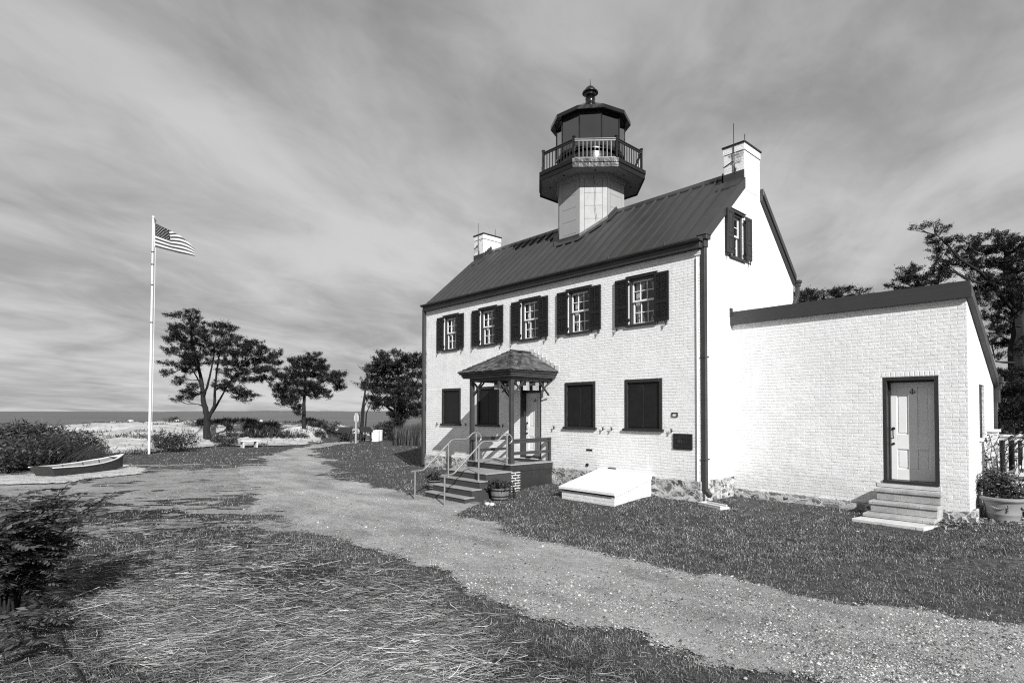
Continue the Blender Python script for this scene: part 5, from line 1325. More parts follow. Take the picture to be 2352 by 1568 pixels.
M_PANEL = simple('reading_board_face', 0.03, 0.35, 0.3, 3)
def board(px, py, depth, face, w, lab):
    c = at(px, py, depth); c.z = gz1(c.x, c.y); b = thing('reading_board', c, lab, 'information board', 'dark reading boards beside the beach path')
    d = Vector(face).normalized(); n_ = Vector((-d.y, d.x, 0))
    for s in (-w / 2 + .08, w / 2 - .08):
        m = MB(); obox(m, c, d, n_, s - .06, s + .06, -.05, .05, -.2, .92); m.build('post', M_TRIM, b)
    m = MB(); T = Vector((0, 0, 1)); pts = [c + d * (-w / 2) + n_ * -.34 + T * .80, c + d * (w / 2) + n_ * -.34 + T * .80, c + d * (w / 2) + n_ * .30 + T * 1.16, c + d * (-w / 2) + n_ * .30 + T * 1.16]
    m.prism(pts, (0, 0, .05)); m.build('panel', M_TRIM, b)
    m = MB(); q_ = [p.lerp((pts[0] + pts[2]) / 2, .10) + T * .058 for p in pts]; m.poly(q_); m.build('panel_face', M_PANEL, b)
board(793, 1021, 44.0, r2 * 1.0 + f2 * -.10, 1.10, 'wider dark reading board left of the sign post')
board(840, 1020, 44.5, r2 * .80 + f2 * .60, 1.0, 'dark reading board turned away, right of the sign post')
sc_ = at(818, 1022, 43.0); sc_.z = gz1(sc_.x, sc_.y)
sign = thing('sign_post', sc_, 'square wooden post with the pale back of a notice board, between the reading boards', 'sign')
m = MB(); obox(m, sc_, r2, f2, -.055, .055, -.05, .05, -.3, 2.30); m.build('post', simple('pale_weathered_post', .32, .8, .2, 4), sign)
m = MB()
for a, b, z0, z1 in ((-.12, .12, 1.62, 2.28), (-.18, .18, 1.70, 2.12)): obox(m, sc_, r2, f2, a, b, .052 + (.012 if a < -.15 else 0), .062 + (.012 if a < -.15 else 0), z0, z1)
m.build('sign_board', simple('sign_back_metal', .38, .55, .1, 4), sign)
def bin_(px, py, depth, lab, r_, h):
    c = at(px, py, depth); c.z = gz1(c.x, c.y); b = thing('litter_bin', c, lab, 'bin', 'white bins at the end of the path'); m = MB(); m.lathe([(r_ * .9, -.05), (r_, .04), (r_, h - .08)], c, 20); m.build('drum', M_WHITE, b, smooth=True)
    m = MB(); m.lathe([(r_ + .03, h - .08), (r_ + .03, h), (r_ * .75, h), (r_ * .72, h - .06)], c, 20); m.build('rim', M_WHITE, b, smooth=True)
bin_(862, 1012, 46.0, 'white drum bin at the end of the path, in front of its twin', .36, .88); bin_(869, 1009, 47.2, 'white drum bin half hidden behind the other at the end of the path', .36, .88)

# pale rubble and driftwood along the dune crest
rr = random.Random(12); rk = []
specs = [(235, 972, 20, 5), (262, 972, 16, 4), (300, 968, 14, 5), (340, 971, 24, 4), (385, 967, 10, 5), (408, 966, 10, 7), (430, 968, 14, 4), (452, 969, 14, 4), (585, 966, 18, 4), (600, 963, 8, 8), (625, 963, 8, 8), (640, 967, 12, 4), (655, 963, 10, 6), (838, 976, 8, 8), (850, 972, 10, 8), (872, 978, 9, 7), (884, 982, 9, 6)]
LABR = ['long low white slab on the dune crest above the reeds', 'white slab just left of the flagpole on the dune crest', 'short white block on the dune crest close to the flagpole', 'flat white slab behind the flagpole on the dune crest', 'small white lump between flagpole and big tree on the crest', 'rounded white boulder, tallest between flagpole and big tree', 'flat white piece left of the big tree trunk', 'low white piece nearest the big tree trunk on the crest', 'flat white slab on the crest midway between the two junipers', 'upright white chunk in the rubble between the two junipers', 'pointed white chunk in the middle of the crest rubble', 'flat white piece in the crest rubble nearer the small juniper', 'white lump of rubble closest to the small juniper', 'white rubble lump behind the sign post', 'white rubble lump at the foot of the bare tree', 'white lump right of the bare tree, above the bin', 'small white lump in the shrubs right of the bins']
for (px, py, w, h), lab in zip(specs, LABR):
    d = 48.5 if px < 440 else 51.0; c = at(px, py, d); z = gz1(c.x, c.y); sw, sh = w * d / F / 2, h * d / F / 2 + .05
    m = MB(); bm = bmesh.new(); bmesh.ops.create_icosphere(bm, subdivisions=2, radius=1)
    cz = z + sh * .45
    for v in bm.verts:
        k = rr.uniform(.75, 1.2); p = c + r2 * (v.co.x * sw * k) + f2 * (v.co.y * sw * .7 * k); p.z = cz + v.co.z * sh * k; v.co = p
    bm.verts.index_update(); m.add([v.co for v in bm.verts], [[v.index for v in f.verts] for f in bm.faces]); bm.free()
    tag(m.build('rubble_block', M_CONC2, None, loc=(c.x, c.y, z)), lab, 'rock', 'white rubble along the dune crest')

# ---------------------------------------------------------------- trees
def grow(name, lab, depth, conv, base, trunks, clumps, dens, leaf, seed, group=None, spread=1.0, droop=0.0, mat=None, twig=True, cat='tree'):
    """trunks: list of (polyline of (a,b,depth offset), r0, r1); clumps: (a,b,ra,rb). Every clump gets its own distance."""
    g = np.random.default_rng(seed); rr = random.Random(seed); s = depth / F
    b0 = at(*conv(*base), depth); b0.z = gz1(b0.x, b0.y)
    t = thing(name, b0, lab, cat, group)
    m = MB(); nodes = []
    for pl, r0, r1 in trunks:
        pts = [at(*conv(a, b), depth + o) for a, b, o in pl]
        if pl[0][:2] == base: pts[0].z = b0.z - .1
        sub = []
        for p, q_ in zip(pts[:-1], pts[1:]):
            for k in range(3): sub.append(p.lerp(q_, k / 3) + Vector((rr.uniform(-1, 1), rr.uniform(-1, 1), 0)) * r1 * .6)
        sub.append(pts[-1]); n = len(sub); m.tube(sub, [r0 + (r1 - r0) * i / (n - 1) for i in range(n)], 8)
        nodes += [(p, r0 + (r1 - r0) * i / (n - 1)) for i, p in enumerate(sub) if i > n * .45]
    P = []; Dn = []
    ks = abs(conv(100, 0)[0] - conv(0, 0)[0]) / 100
    for a, b, ra, rb in clumps:
        wr, hr = ra * ks * s, rb * ks * s
        c = at(*conv(a, b), depth + rr.uniform(-1, 1) * spread)
        if twig and nodes:
            nd, rn = min(nodes, key=lambda q_: (q_[0] - c).length + max(0, q_[0].z - c.z) * .6); mid = nd.lerp(c, .55) + Vector((0, 0, -.06 * (c - nd).length))
            m.tube([nd, mid, c], [min(rn * .5, .05), .022, .010], 5)
            for _ in range(2):
                e = c + r2 * rr.uniform(-wr, wr) + f2 * rr.uniform(-wr, wr) + Vector((0, 0, rr.uniform(-hr, hr))); m.tube([mid, e], [.014, .005], 4)
        n = int(dens * 15 * wr * max(hr, wr * .4)); nk = max(6, n // 60)
        u = g.normal(size=(nk, 3)); u /= np.linalg.norm(u, axis=1)[:, None]; rad = g.random((nk, 1)) ** .45
        loc_ = np.array(c) + (np.array(r2) * u[:, :1] * wr * .92 + np.array(f2) * u[:, 1:2] * wr * .9 + np.array((0, 0, 1.0)) * u[:, 2:] * hr) * rad
        od = (np.array(r2) * u[:, :1] + np.array(f2) * u[:, 1:2]) * .8 + np.array((0, 0, 1.0)) * (.35 - droop)
        idx = g.integers(0, nk, n); tl = g.random((n, 1))
        tl = np.where(g.random((n, 1)) < .14, tl * 1.6, tl)
        P.append(loc_[idx] + od[idx] * tl * leaf * 4.6 + g.normal(size=(n, 3)) * leaf * (.5 + .6 * np.abs(1 - tl))); Dn.append(od[idx])
    m.build('trunk', M_BARK, t, smooth=True)
    P = np.concatenate(P); Dn = np.concatenate(Dn)
    leaf_quads('crown', P, leaf, mat or M_JUNI, t, .42, .2 - droop, g, dirs=Dn)
    return t
cA = lambda a, b: ((600 + a / 2.851) * .6125, (1150 + b / 2.851) * .6125)
T1 = [(330,70,60,30),(250,110,70,25),(130,115,60,22),(370,140,50,35),(320,180,60,40),(170,240,80,40),(110,290,50,40),(280,260,80,50),(420,220,70,40),(390,300,80,50),(70,380,40,40),(190,360,80,45),(300,370,80,50),(600,220,60,45),(690,230,70,40),(760,260,60,30),(560,290,70,40),(660,310,70,40),(480,350,60,40),(800,350,70,35),(750,400,80,45),(620,420,90,50),(480,430,80,45),(340,450,80,50),(210,460,80,40),(80,480,50,30),(130,520,50,25),(960,400,60,35),(1040,430,70,45),(900,440,80,50),(1120,480,50,35),(1000,520,90,50),(860,520,90,55),(720,510,90,55),(560,510,80,50),(420,540,80,50),(290,560,80,55),(1170,550,80,45),(1260,510,45,30),(1290,490,25,12),(1080,600,90,50),(960,620,90,50),(820,620,90,50),(690,610,80,45),(350,620,90,60),(250,650,80,50),(310,700,70,40),(80,630,55,30),(40,740,35,40),(120,720,30,25),(1230,620,60,40),(1180,690,60,35),(1090,690,80,40),(980,710,80,40),(860,710,90,40),(1270,740,50,30),(1150,780,60,35),(1060,790,70,40),(950,800,70,40),(820,780,80,50),(690,720,60,50),(660,850,70,55),(760,890,80,50),(860,930,80,45),(960,960,70,30),(1030,975,30,15),(850,990,60,30),(930,1020,30,25),(200,820,45,45),(260,790,50,20),(350,880,60,40),(290,940,60,40),(270,1000,60,30),(190,1020,45,18),(350,960,40,40),(1190,850,35,25),(540,610,50,40)]
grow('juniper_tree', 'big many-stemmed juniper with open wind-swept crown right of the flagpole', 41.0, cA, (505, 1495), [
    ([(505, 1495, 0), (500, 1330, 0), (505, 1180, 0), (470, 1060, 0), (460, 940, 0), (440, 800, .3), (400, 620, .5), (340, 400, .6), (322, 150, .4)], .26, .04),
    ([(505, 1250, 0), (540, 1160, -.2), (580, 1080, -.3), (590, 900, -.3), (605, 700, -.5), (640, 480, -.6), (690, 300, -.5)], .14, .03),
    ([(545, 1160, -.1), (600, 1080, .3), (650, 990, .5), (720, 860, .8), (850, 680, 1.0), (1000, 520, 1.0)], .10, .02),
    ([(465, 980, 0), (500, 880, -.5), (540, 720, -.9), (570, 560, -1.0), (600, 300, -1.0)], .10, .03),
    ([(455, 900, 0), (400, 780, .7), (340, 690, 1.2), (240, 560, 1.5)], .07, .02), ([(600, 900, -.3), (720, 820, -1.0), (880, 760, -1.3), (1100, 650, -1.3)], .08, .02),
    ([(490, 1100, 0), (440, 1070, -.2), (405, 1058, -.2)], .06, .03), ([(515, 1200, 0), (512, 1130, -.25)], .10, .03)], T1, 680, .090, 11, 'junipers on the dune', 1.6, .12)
T2 = [(1640,530,60,25),(1570,580,80,40),(1430,590,60,35),(1700,600,60,30),(1500,650,100,40),(1640,660,120,45),(1750,650,50,35),(1400,690,60,30),(1480,740,110,40),(1600,750,120,45),(1720,690,50,40),(1270,750,60,30),(1350,780,80,40),(1830,740,60,35),(1920,740,60,25),(1780,790,80,40),(1880,810,60,35),(1960,740,35,15),(1900,870,50,50),(1960,885,40,12),(1460,840,110,45),(1590,850,110,45),(1310,850,60,40),(1280,920,70,35),(1370,920,90,40),(1480,930,90,40),(1660,900,90,45),(1740,930,70,35),(1780,970,35,25),(1250,970,40,20),(1340,1000,70,40),(1300,1050,50,30),(1430,1000,80,35),(1400,1040,50,25),(1660,970,50,30),(1460,1100,40,50),(1480,1150,25,40)]
grow('juniper_tree', 'small flat-layered juniper with one straight trunk on the dune', 45.5, cA, (1545, 1345), [
    ([(1545, 1345, 0), (1538, 1200, 0), (1540, 1050, 0), (1545, 900, 0), (1560, 740, .2), (1600, 570, .2)], .19, .04), ([(1545, 950, 0), (1650, 860, .5), (1800, 780, .8), (1900, 740, .8)], .08, .03), ([(1545, 980, 0), (1440, 890, -.6), (1320, 830, -.8)], .08, .03), ([(1545, 1080, 0), (1490, 1060, .2), (1460, 1100, .2)], .05, .02)],
    T2, 800, .090, 12, 'junipers on the dune', 1.2, 0)
cB = lambda a, b: ((1340 + a / 4.357) * .6125, (1300 + b / 4.357) * .6125)
T3 = [(590,90,40,35),(640,130,40,30),(360,140,45,40),(440,140,50,25),(470,200,60,40),(350,220,60,40),(720,180,80,40),(890,150,60,30),(980,180,70,40),(1080,160,40,30),(420,270,80,45),(560,280,60,50),(700,260,80,40),(830,240,80,40),(960,260,80,50),(1070,270,60,50),(330,310,50,40),(240,350,60,40),(160,390,50,25),(380,370,80,45),(500,380,80,45),(640,340,90,45),(790,340,90,40),(930,350,90,50),(1080,360,40,40),(230,420,70,40),(320,450,80,45),(470,470,80,50),(600,450,80,50),(720,430,70,40),(850,460,60,40),(960,480,70,50),(1060,520,50,40),(230,530,70,35),(350,560,90,50),(480,580,80,50),(620,560,80,50),(750,540,80,50),(120,580,40,25),(60,650,40,40),(180,640,70,40),(120,690,40,30),(300,660,90,50),(450,670,90,50),(580,680,80,50),(700,660,80,50),(840,620,70,40),(930,680,80,50),(1050,660,60,40),(1090,720,40,40),(250,730,70,40),(370,760,80,40),(500,760,80,45),(630,770,90,50),(770,740,90,50),(900,780,80,40),(1020,790,60,40),(180,850,50,30),(280,870,90,40),(410,880,80,40),(540,880,80,50),(680,880,90,50),(820,860,60,50),(960,860,60,30),(1070,850,40,60),(300,960,60,40),(370,950,80,35),(500,960,60,40),(600,980,80,50),(720,970,90,50),(850,960,60,50),(1000,950,60,40),(260,1020,40,25),(320,1050,20,20),(680,1050,70,40),(560,1090,50,40),(850,1050,70,50),(980,1020,70,50),(900,1120,60,50),(1000,1100,60,60),(830,1160,40,50),(1080,1000,40,80),(640,1150,60,70),(720,1150,60,70),(680,1250,70,60)]
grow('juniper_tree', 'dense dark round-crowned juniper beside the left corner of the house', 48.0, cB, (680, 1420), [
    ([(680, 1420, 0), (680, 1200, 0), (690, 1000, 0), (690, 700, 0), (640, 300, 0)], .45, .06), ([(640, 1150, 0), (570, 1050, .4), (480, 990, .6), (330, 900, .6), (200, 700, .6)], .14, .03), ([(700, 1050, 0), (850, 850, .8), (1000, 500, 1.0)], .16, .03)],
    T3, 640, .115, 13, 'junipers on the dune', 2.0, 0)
# bare dead tree
dt = thing('dead_tree', at(833, 985, 46.5), 'bare dead tree with thin grey stems left of the dense juniper', 'tree')
m = MB(); rr = random.Random(9)
for pl, r0, r1 in (([(70, 1270), (80, 1050), (110, 850), (150, 600), (160, 450), (90, 390), (20, 340)], .11, .01), ([(75, 1260), (110, 1000), (150, 900)], .10, .03), ([(120, 1260), (150, 1100), (200, 980), (240, 900)], .07, .02), ([(60, 1200), (40, 1130), (20, 1100)], .05, .01), ([(155, 500), (130, 340), (190, 280)], .03, .008), ([(160, 450), (240, 300), (280, 200)], .03, .006), ([(20, 340), (0, 290)], .015, .005), ([(50, 365), (40, 310), (60, 300)], .012, .004), ([(250, 280), (210, 250)], .012, .005), ([(110, 850), (190, 760)], .05, .02), ([(100, 1000), (130, 860), (135, 700)], .05, .02)):
    p = [at(*cB(a, b), 46.5 + rr.uniform(-.2, .2)) for a, b in pl]
    if pl[0][1] > 1190: p[0].z = gz1(p[0].x, p[0].y) - .1
    m.tube(p, [r0 + (r1 - r0) * i / (len(p) - 1) for i in range(len(p))], 6)
m.build('trunk', M_BARK, dt, smooth=True)
# big trees behind the annex
cC = lambda a, b: ((2900 + a / 1.9117) * .6125, (780 + b / 1.9117) * .6125)
T4 = [(1140,105,35,15),(1200,140,40,25),(1030,125,45,15),(1090,200,35,20),(1150,230,40,30),(1160,290,40,25),(1250,230,60,25),(1330,215,50,20),(1220,310,40,20),(1290,290,50,20),(1480,200,40,25),(1440,230,40,15),(1580,180,50,25),(1650,200,60,35),(1750,220,60,25),(1790,205,30,20),(1860,210,60,40),(1150,360,35,25),(1230,380,60,25),(1180,420,50,25),(1290,390,50,25),(1400,270,60,35),(1380,330,60,40),(1480,300,80,45),(1600,270,80,50),(1720,280,80,60),(1850,300,80,60),(1420,400,70,40),(1520,390,80,50),(1640,380,80,60),(1760,380,80,60),(1880,400,80,60),(1480,480,70,45),(1590,490,80,50),(1720,480,80,60),(1840,500,80,60),(1460,560,50,30),(1540,580,80,50),(1660,580,90,55),(1790,580,80,60),(1480,640,50,30),(1580,670,80,50),(1700,680,80,60),(1830,670,80,60),(1560,750,50,40),(1650,770,70,50),(1780,760,70,60),(1600,850,50,50),(1690,860,70,50),(1800,860,60,60),(1560,920,40,30),(1620,960,50,40),(1710,950,60,40),(1640,1040,40,20),(1820,960,60,60)]
grow('juniper_tree', 'tall dark juniper towering behind the right end of the annex', 19.0, cC, (1765, 1830), [
    ([(1765, 1830, 0), (1762, 1400, 0), (1758, 1000, 0), (1755, 700, .2), (1690, 450, .4), (1650, 250, .4)], .40, .08), ([(1757, 760, .1), (1560, 540, -.5), (1400, 500, -.8), (1250, 420, -.8)], .065, .02), ([(1600, 580, -.4), (1480, 440, -.8), (1330, 350, -.9), (1260, 270, -.9), (1170, 180, -.8)], .055, .015), ([(1758, 1000, 0), (1680, 930, .3), (1600, 880, .4)], .06, .02), ([(1760, 1090, 0), (1640, 1085, -.3), (1590, 1080, -.3)], .05, .015), ([(1758, 850, 0), (1850, 600, .8), (1880, 400, 1)], .14, .04)],
    T4, 2300, .045, 14, 'junipers behind the annex', .9, 0)
T5 = [(960,440,50,30),(1000,420,40,20),(930,470,50,20),(1000,500,80,30),(1080,480,60,25),(920,510,40,20),(1180,460,60,35),(1230,480,50,25),(1130,510,60,30),(850,550,40,12),(1000,560,100,40),(1150,560,100,40),(1080,640,140,60),(1080,760,150,70)]
grow('juniper_tree', 'juniper with flat bushy top just showing over the annex roof', 24.0, cC, (1080, 1700), [([(1080, 1700, 0), (1080, 1000, 0), (1070, 700, 0), (1020, 480, 0)], .25, .05), ([(1075, 700, 0), (1180, 520, .3)], .08, .03)], T5, 1200, .06, 15, 'junipers behind the annex', .9, 0)
T6 = [(220,600,60,20),(180,630,40,20),(300,615,50,15),(420,600,40,15),(470,590,60,22),(520,580,30,20),(390,610,30,12),(640,585,40,8),(300,680,120,50),(480,670,120,50),(620,650,100,50),(180,690,80,50),(400,760,200,60)]
grow('juniper_tree', 'low far juniper whose top peeps over the annex roof by the rear downspout', 32.0, cC, (400, 1500), [([(400, 1500, 0), (400, 900, 0), (450, 620, 0)], .3, .05), ([(400, 850, 0), (250, 640, .3)], .1, .03)], T6, 900, .08, 16, 'junipers behind the annex', 1.2, 0)
T7 = [(a, b, 75, 60) for a, b in [(1590,1300),(1640,1200),(1690,1310),(1790,1330),(1870,1250),(1620,1400),(1740,1430),(1850,1440),(1660,1500),(1780,1520),(1880,1540),(1620,1560),(1740,1590),(1900,1380),(1840,1160),(1690,1180)]]
grow('evergreen_shrub', 'dark evergreen thicket under the tall tree behind the white railing', 17.0, cC, (1720, 1860), [([(1720, 1860, 0), (1720, 1500, 0)], .08, .03), ([(1650, 1860, .4), (1640, 1450, .4)], .06, .03)], T7, 2000, .05, 17, None, .7, 0, cat='shrub')

# ---------------------------------------------------------------- shrubs, reeds, grass
def blades(name, P, H, Wd, mat, g, lean=.5, wind=None, parent=None, loc=(0, 0, 0), seg=2, head=0.0):
    """bent grass or reed blades as ribbons of seg quads sharing vertices"""
    n = len(P); az = g.uniform(0, 2 * np.pi, n); ln = np.abs(g.normal(0, lean, n))
    d = np.stack([np.cos(az), np.sin(az)], 1) * ln[:, None]
    if wind is not None: d += np.array(wind)
    s = np.stack([-np.sin(az), np.cos(az), 0 * az], 1)
    V = np.zeros((n, (seg + 1) * 2, 3))
    for k in range(seg + 1):
        t = k / seg; w = Wd * (1 - .85 * t ** 2 + head * (1 if 0.6 < t < 1 else 0))
        c = P + np.concatenate([d * (t ** 1.7)[..., None] if False else d * t ** 1.7, np.full((n, 1), t * 1.0)], 1) * H[:, None]
        c[:, 2] -= (np.hypot(d[:, 0], d[:, 1]) * .35 * t ** 2.5) * H
        V[:, 2 * k] = c - s * w[:, None] / 2; V[:, 2 * k + 1] = c + s * w[:, None] / 2
    F_ = [[2 * k, 2 * k + 1, 2 * k + 3, 2 * k + 2] for k in range(seg)]
    return inst(name, V, F_, mat, parent, loc)
def inst(name, V, F_, mat, parent=None, loc=(0, 0, 0)):
    """n copies of a small shape in one mesh; V (n,m,3), F_ faces of equal size"""
    base = np.array(root_loc(parent) if parent is not None else loc, np.float32); V = np.asarray(V, np.float32) - base
    n, m_ = V.shape[:2]; F_ = np.array(F_, np.int32); nf, k = F_.shape
    idx = (F_[None] + (np.arange(n, dtype=np.int32) * m_)[:, None, None]).reshape(-1)
    me = bpy.data.meshes.new(name); me.vertices.add(n * m_); me.vertices.foreach_set('co', V.reshape(-1))
    me.loops.add(len(idx)); me.loops.foreach_set('vertex_index', idx)
    me.polygons.add(n * nf); me.polygons.foreach_set('loop_start', np.arange(0, n * nf * k, k, dtype=np.int32)); me.polygons.foreach_set('loop_total', np.full(n * nf, k, np.int32))
    me.materials.append(mat); me.update(calc_edges=True)
    o = bpy.data.objects.new(name, me); COL.objects.link(o)
    if parent is not None: o.parent = parent
    else: o.location = loc
    return o
def wpt(px, py, z=-.27):  # vectorised pixel -> level plane
    px = np.asarray(px, float); py = np.asarray(py, float); X = (px - CX) / F; Y = -(py - CY) / F; c, s = math.cos(ROLL), math.sin(ROLL); X, Y = c * X + s * Y, -s * X + c * Y
    uu = np.array([-f2.x * math.sin(PITCH), -f2.y * math.sin(PITCH), math.cos(PITCH)])
    v = np.array(fwd)[None] + X[:, None] * np.array(r2)[None] + Y[:, None] * uu[None]
    t = (z - CAM.z) / v[:, 2]; return np.array(CAM)[None] + v * t[:, None]
def on_ground(P): P = P.copy(); P[:, 2] = gz(P[:, 0], P[:, 1]); return P
def clear_of_things(P):
    x, y = P[:, 0], P[:, 1]; k = (rect_d(x, y, -L_, 0, 0, W_) > .06) & (rect_d(x, y, 0, XA, YA, 4.56) > .06)
    k &= rect_d(x, y, DX0, DX1, DY, 0) > .02; k &= rect_d(x, y, SX0, SX1, -3.36, -1.7) > .02; k &= rect_d(x, y, HX0, HX1, HY, 0) > .02
    k &= rect_d(x, y, 3.05, 4.4, .40, 1.6) > .0; k &= f_mulch(x, y) < 0
    c, s = math.cos(R(-17)), math.sin(R(-17)); u = (x - .12) * c + (y + .13) * s; v = -(x - .12) * s + (y + .13) * c
    k &= ~((u > -.02) & (u < .7) & (np.abs(v) < .15)); return k
g = np.random.default_rng(101)

# lawn
def scatter(n, y0, y1, pw=1.0, x0=-80, x1=2440):
    px = g.uniform(x0, x1, n); py = y0 + (y1 - y0) * g.random(n) ** pw; return on_ground(wpt(px, py))
P = np.concatenate([scatter(380000, 1015, 1290), scatter(230000, 1200, 1640)])
D, Lt = cam_dl(P[:, 0], P[:, 1]); px_all = 1176 + F * Lt / D
fp = f_path(P[:, 0], P[:, 1]); fpt_ = f_patch(P[:, 0], P[:, 1]); fb = f_boatsand(P[:, 0], P[:, 1]); fd = f_dune(P[:, 0], P[:, 1])
dens = np.clip(.5 - fp * 2.2 + .9 * (vnoise(P[:, 0], P[:, 1], .3, 43, 3) - .5), 0.015, 1) * np.clip(.5 - fpt_ * .8, .22, 1) * (fb < .05) * (fd < -.3)
thin = vnoise(P[:, 0], P[:, 1], .8, 41, 4); dens *= np.where((D > 12) & (px_all < 980), np.clip((thin - .38) * 5, .08, 1), np.clip((thin - .30) * 5, .30, 1))
straw_zone = np.clip((-P[:, 1] - 8.1) / 1.2, 0, 1); dens *= 1 - .60 * straw_zone
k = (g.random(len(P)) < dens) & clear_of_things(P); P = P[k]; D = D[k]
H = (.018 + .030 * g.random(len(P)) ** 1.5) * (1 + D * .02); Wd = np.maximum(.0035, .00085 * D) * g.uniform(.6, 1.2, len(P))
o = blades('lawn_grass', P, H, Wd, M_GRASS, g, 1.3); tag(o, 'short dark mown grass round the house and path', 'grass', kind='stuff')

# straw litter in the foreground
N = 115000
P = on_ground(wpt(g.uniform(-120, 1900, N), 1180 + 430 * g.random(N) ** .85))
x, y = P[:, 0], P[:, 1]; D, Lt = cam_dl(x, y); px = 1176 + F * Lt / D
py = 952 + (2.0995 + .27) * F / D
dn = np.clip((-y - 7.5) / 1.0, 0, 1) ** 1.2
dn *= np.clip((vnoise(x, y, 1.3, 51, 4) - .40) * 5.0, .10, 1.0)
dn *= np.clip((py - 1180) / 90, .05, 1)
soil = np.clip(((px - 60) * .9 - (py - 1420) * 1.3) / 90 + .4, .05, 1) * 1.0
dn *= np.where(py > 1400, np.clip((px - 150 - (py - 1400) * 1.1) / 80, .06, 1), 1)
lowr = np.clip((1180 + (1560 - py) * .9 - px) / 260, .05, 1); dn *= np.where(py > 1420, np.maximum(lowr, .05), 1)
k = (g.random(N) < dn) & (x < 5.6); P = P[k]; D = D[k]; n = len(P)
base_a = math.atan2(r2.y, r2.x) + .10 + .9 * (vnoise(P[:, 0], P[:, 1], 1.7, 61, 2) - .5)
az = base_a + g.normal(0, .42, n); wild = g.random(n) < .16; az = np.where(wild, g.uniform(0, np.pi, n), az)
ln = np.clip(g.lognormal(-2.05, .5, n), .04, .42); tilt = g.normal(0, .11, n); wd = (.0018 + .0030 * g.random(n) ** 2) * (1 + .06 * D)
d = np.stack([np.cos(az) * np.cos(tilt), np.sin(az) * np.cos(tilt), np.sin(tilt)], 1); s = np.stack([-np.sin(az), np.cos(az), g.normal(0, .3, n)], 1)
C0 = P + np.array((0, 0, 1.0)) * (.012 + .055 * g.random(n) ** 1.4 + np.abs(np.sin(tilt)) * ln * .5)[:, None]
bend = np.stack([-np.sin(az), np.cos(az), 0 * az], 1) * (g.normal(0, .11, n) * ln)[:, None]
V = np.zeros((n, 6, 3))
for i, t_ in enumerate((-.5, 0, .5)):
    c = C0 + d * (ln * t_)[:, None] + (bend if i == 1 else 0); V[:, 2 * i] = c - s * wd[:, None] / 2; V[:, 2 * i + 1] = c + s * wd[:, None] / 2
o = inst('dry_reed_litter', V, [[0, 1, 3, 2], [2, 3, 5, 4]], M_STRAW); tag(o, 'pale dry reed stalks strewn over the grass in the foreground', 'straw', kind='stuff')

# finer, darker broken litter between the stalks
N = 90000; P = on_ground(wpt(g.uniform(-120, 1900, N), 1190 + 420 * g.random(N) ** .85)); x, y = P[:, 0], P[:, 1]
k = (g.random(N) < np.clip((-y - 7.6) / 1.2, 0, 1) * np.clip((vnoise(x, y, .7, 55, 4) - .30) * 4, .1, 1)) & (x < 5.6); P = P[k]; n = len(P); D, _ = cam_dl(P[:, 0], P[:, 1])
az = math.atan2(r2.y, r2.x) + g.normal(0, .8, n); ln = g.uniform(.03, .16, n); wd = (.0018 + .002 * g.random(n)) * (1 + .06 * D); tilt = g.normal(0, .2, n)
d = np.stack([np.cos(az) * np.cos(tilt), np.sin(az) * np.cos(tilt), np.sin(tilt)], 1) * ln[:, None] / 2; s = np.stack([-np.sin(az), np.cos(az), g.normal(0, .3, n)], 1) * wd[:, None] / 2
C0 = P + np.array((0, 0, 1.0)) * (.008 + .03 * g.random(n))[:, None]
tag(np_mesh('broken_straw', np.stack([C0 - d - s, C0 + d - s, C0 + d + s, C0 - d + s], 1), 4, island('broken_straw', 0.02, 0.30, 0.7, 0.3, 0, 1.8, 1.2)), 'short dark bits of broken straw lying between the long stalks', 'straw', kind='stuff')

# pebbles on the path, chips in the mulch bed
N = 120000
P = on_ground(wpt(g.uniform(300, 2440, N), 1120 + 520 * g.random(N) ** .8)); fp = f_path(P[:, 0], P[:, 1]); D, Lt = cam_dl(P[:, 0], P[:, 1])
pn = vnoise(P[:, 0], P[:, 1], .9, 71, 4); edge = np.exp(-(fp / .35) ** 2)
k = (fp > -.12) & (g.random(N) < np.clip((pn - .40) * 3 + .25 + .5 * edge * (P[:, 1] > -6), 0.10, 1)); P = P[k]; D = D[k]
# pale specks in lawn and dark soil
Q = on_ground(wpt(g.uniform(0, 2352, 1500), 1180 + 400 * g.random(1500))); Q = Q[clear_of_things(Q)]; Q2 = on_ground(wpt(g.uniform(-20, 420, 1400), g.uniform(1420, 1600, 1400)))
P = np.concatenate([P, Q, Q2]); P[:, 2] += .024; P[-len(Q2):, 2] -= .018; n = len(P); D, _ = cam_dl(P[:, 0], P[:, 1])
sz = np.clip(g.lognormal(-5.15, .5, n), .0022, .024) * (1 + D * .02)
T_ = np.array([(1, 0, 0), (0, 1, 0), (-1, 0, 0), (0, -1, 0), (0, 0, .75)]); V = (T_[None] * g.uniform(.6, 1.3, (n, 5, 3))) * sz[:, None, None]
a_ = g.uniform(0, 6.28, n); c, s = np.cos(a_), np.sin(a_); V = np.stack([V[..., 0] * c[:, None] - V[..., 1] * s[:, None], V[..., 0] * s[:, None] + V[..., 1] * c[:, None], V[..., 2]], -1) + P[:, None]
tag(inst('pebbles', V, [[0, 1, 4], [1, 2, 4], [2, 3, 4], [3, 0, 4]], M_PEBB), 'small pale and dark stones scattered over the gravel path', 'pebbles', kind='stuff')
N = 40000; P = np.stack([g.uniform(2.5, 8, N), g.uniform(-.5, 6, N), np.zeros(N)], 1); P = on_ground(P[(f_mulch(P[:, 0], P[:, 1]) > -.05)]); P = P[rect_d(P[:, 0], P[:, 1], 0, XA + .05, YA - .05, 4.6) > .02]; n = len(P)
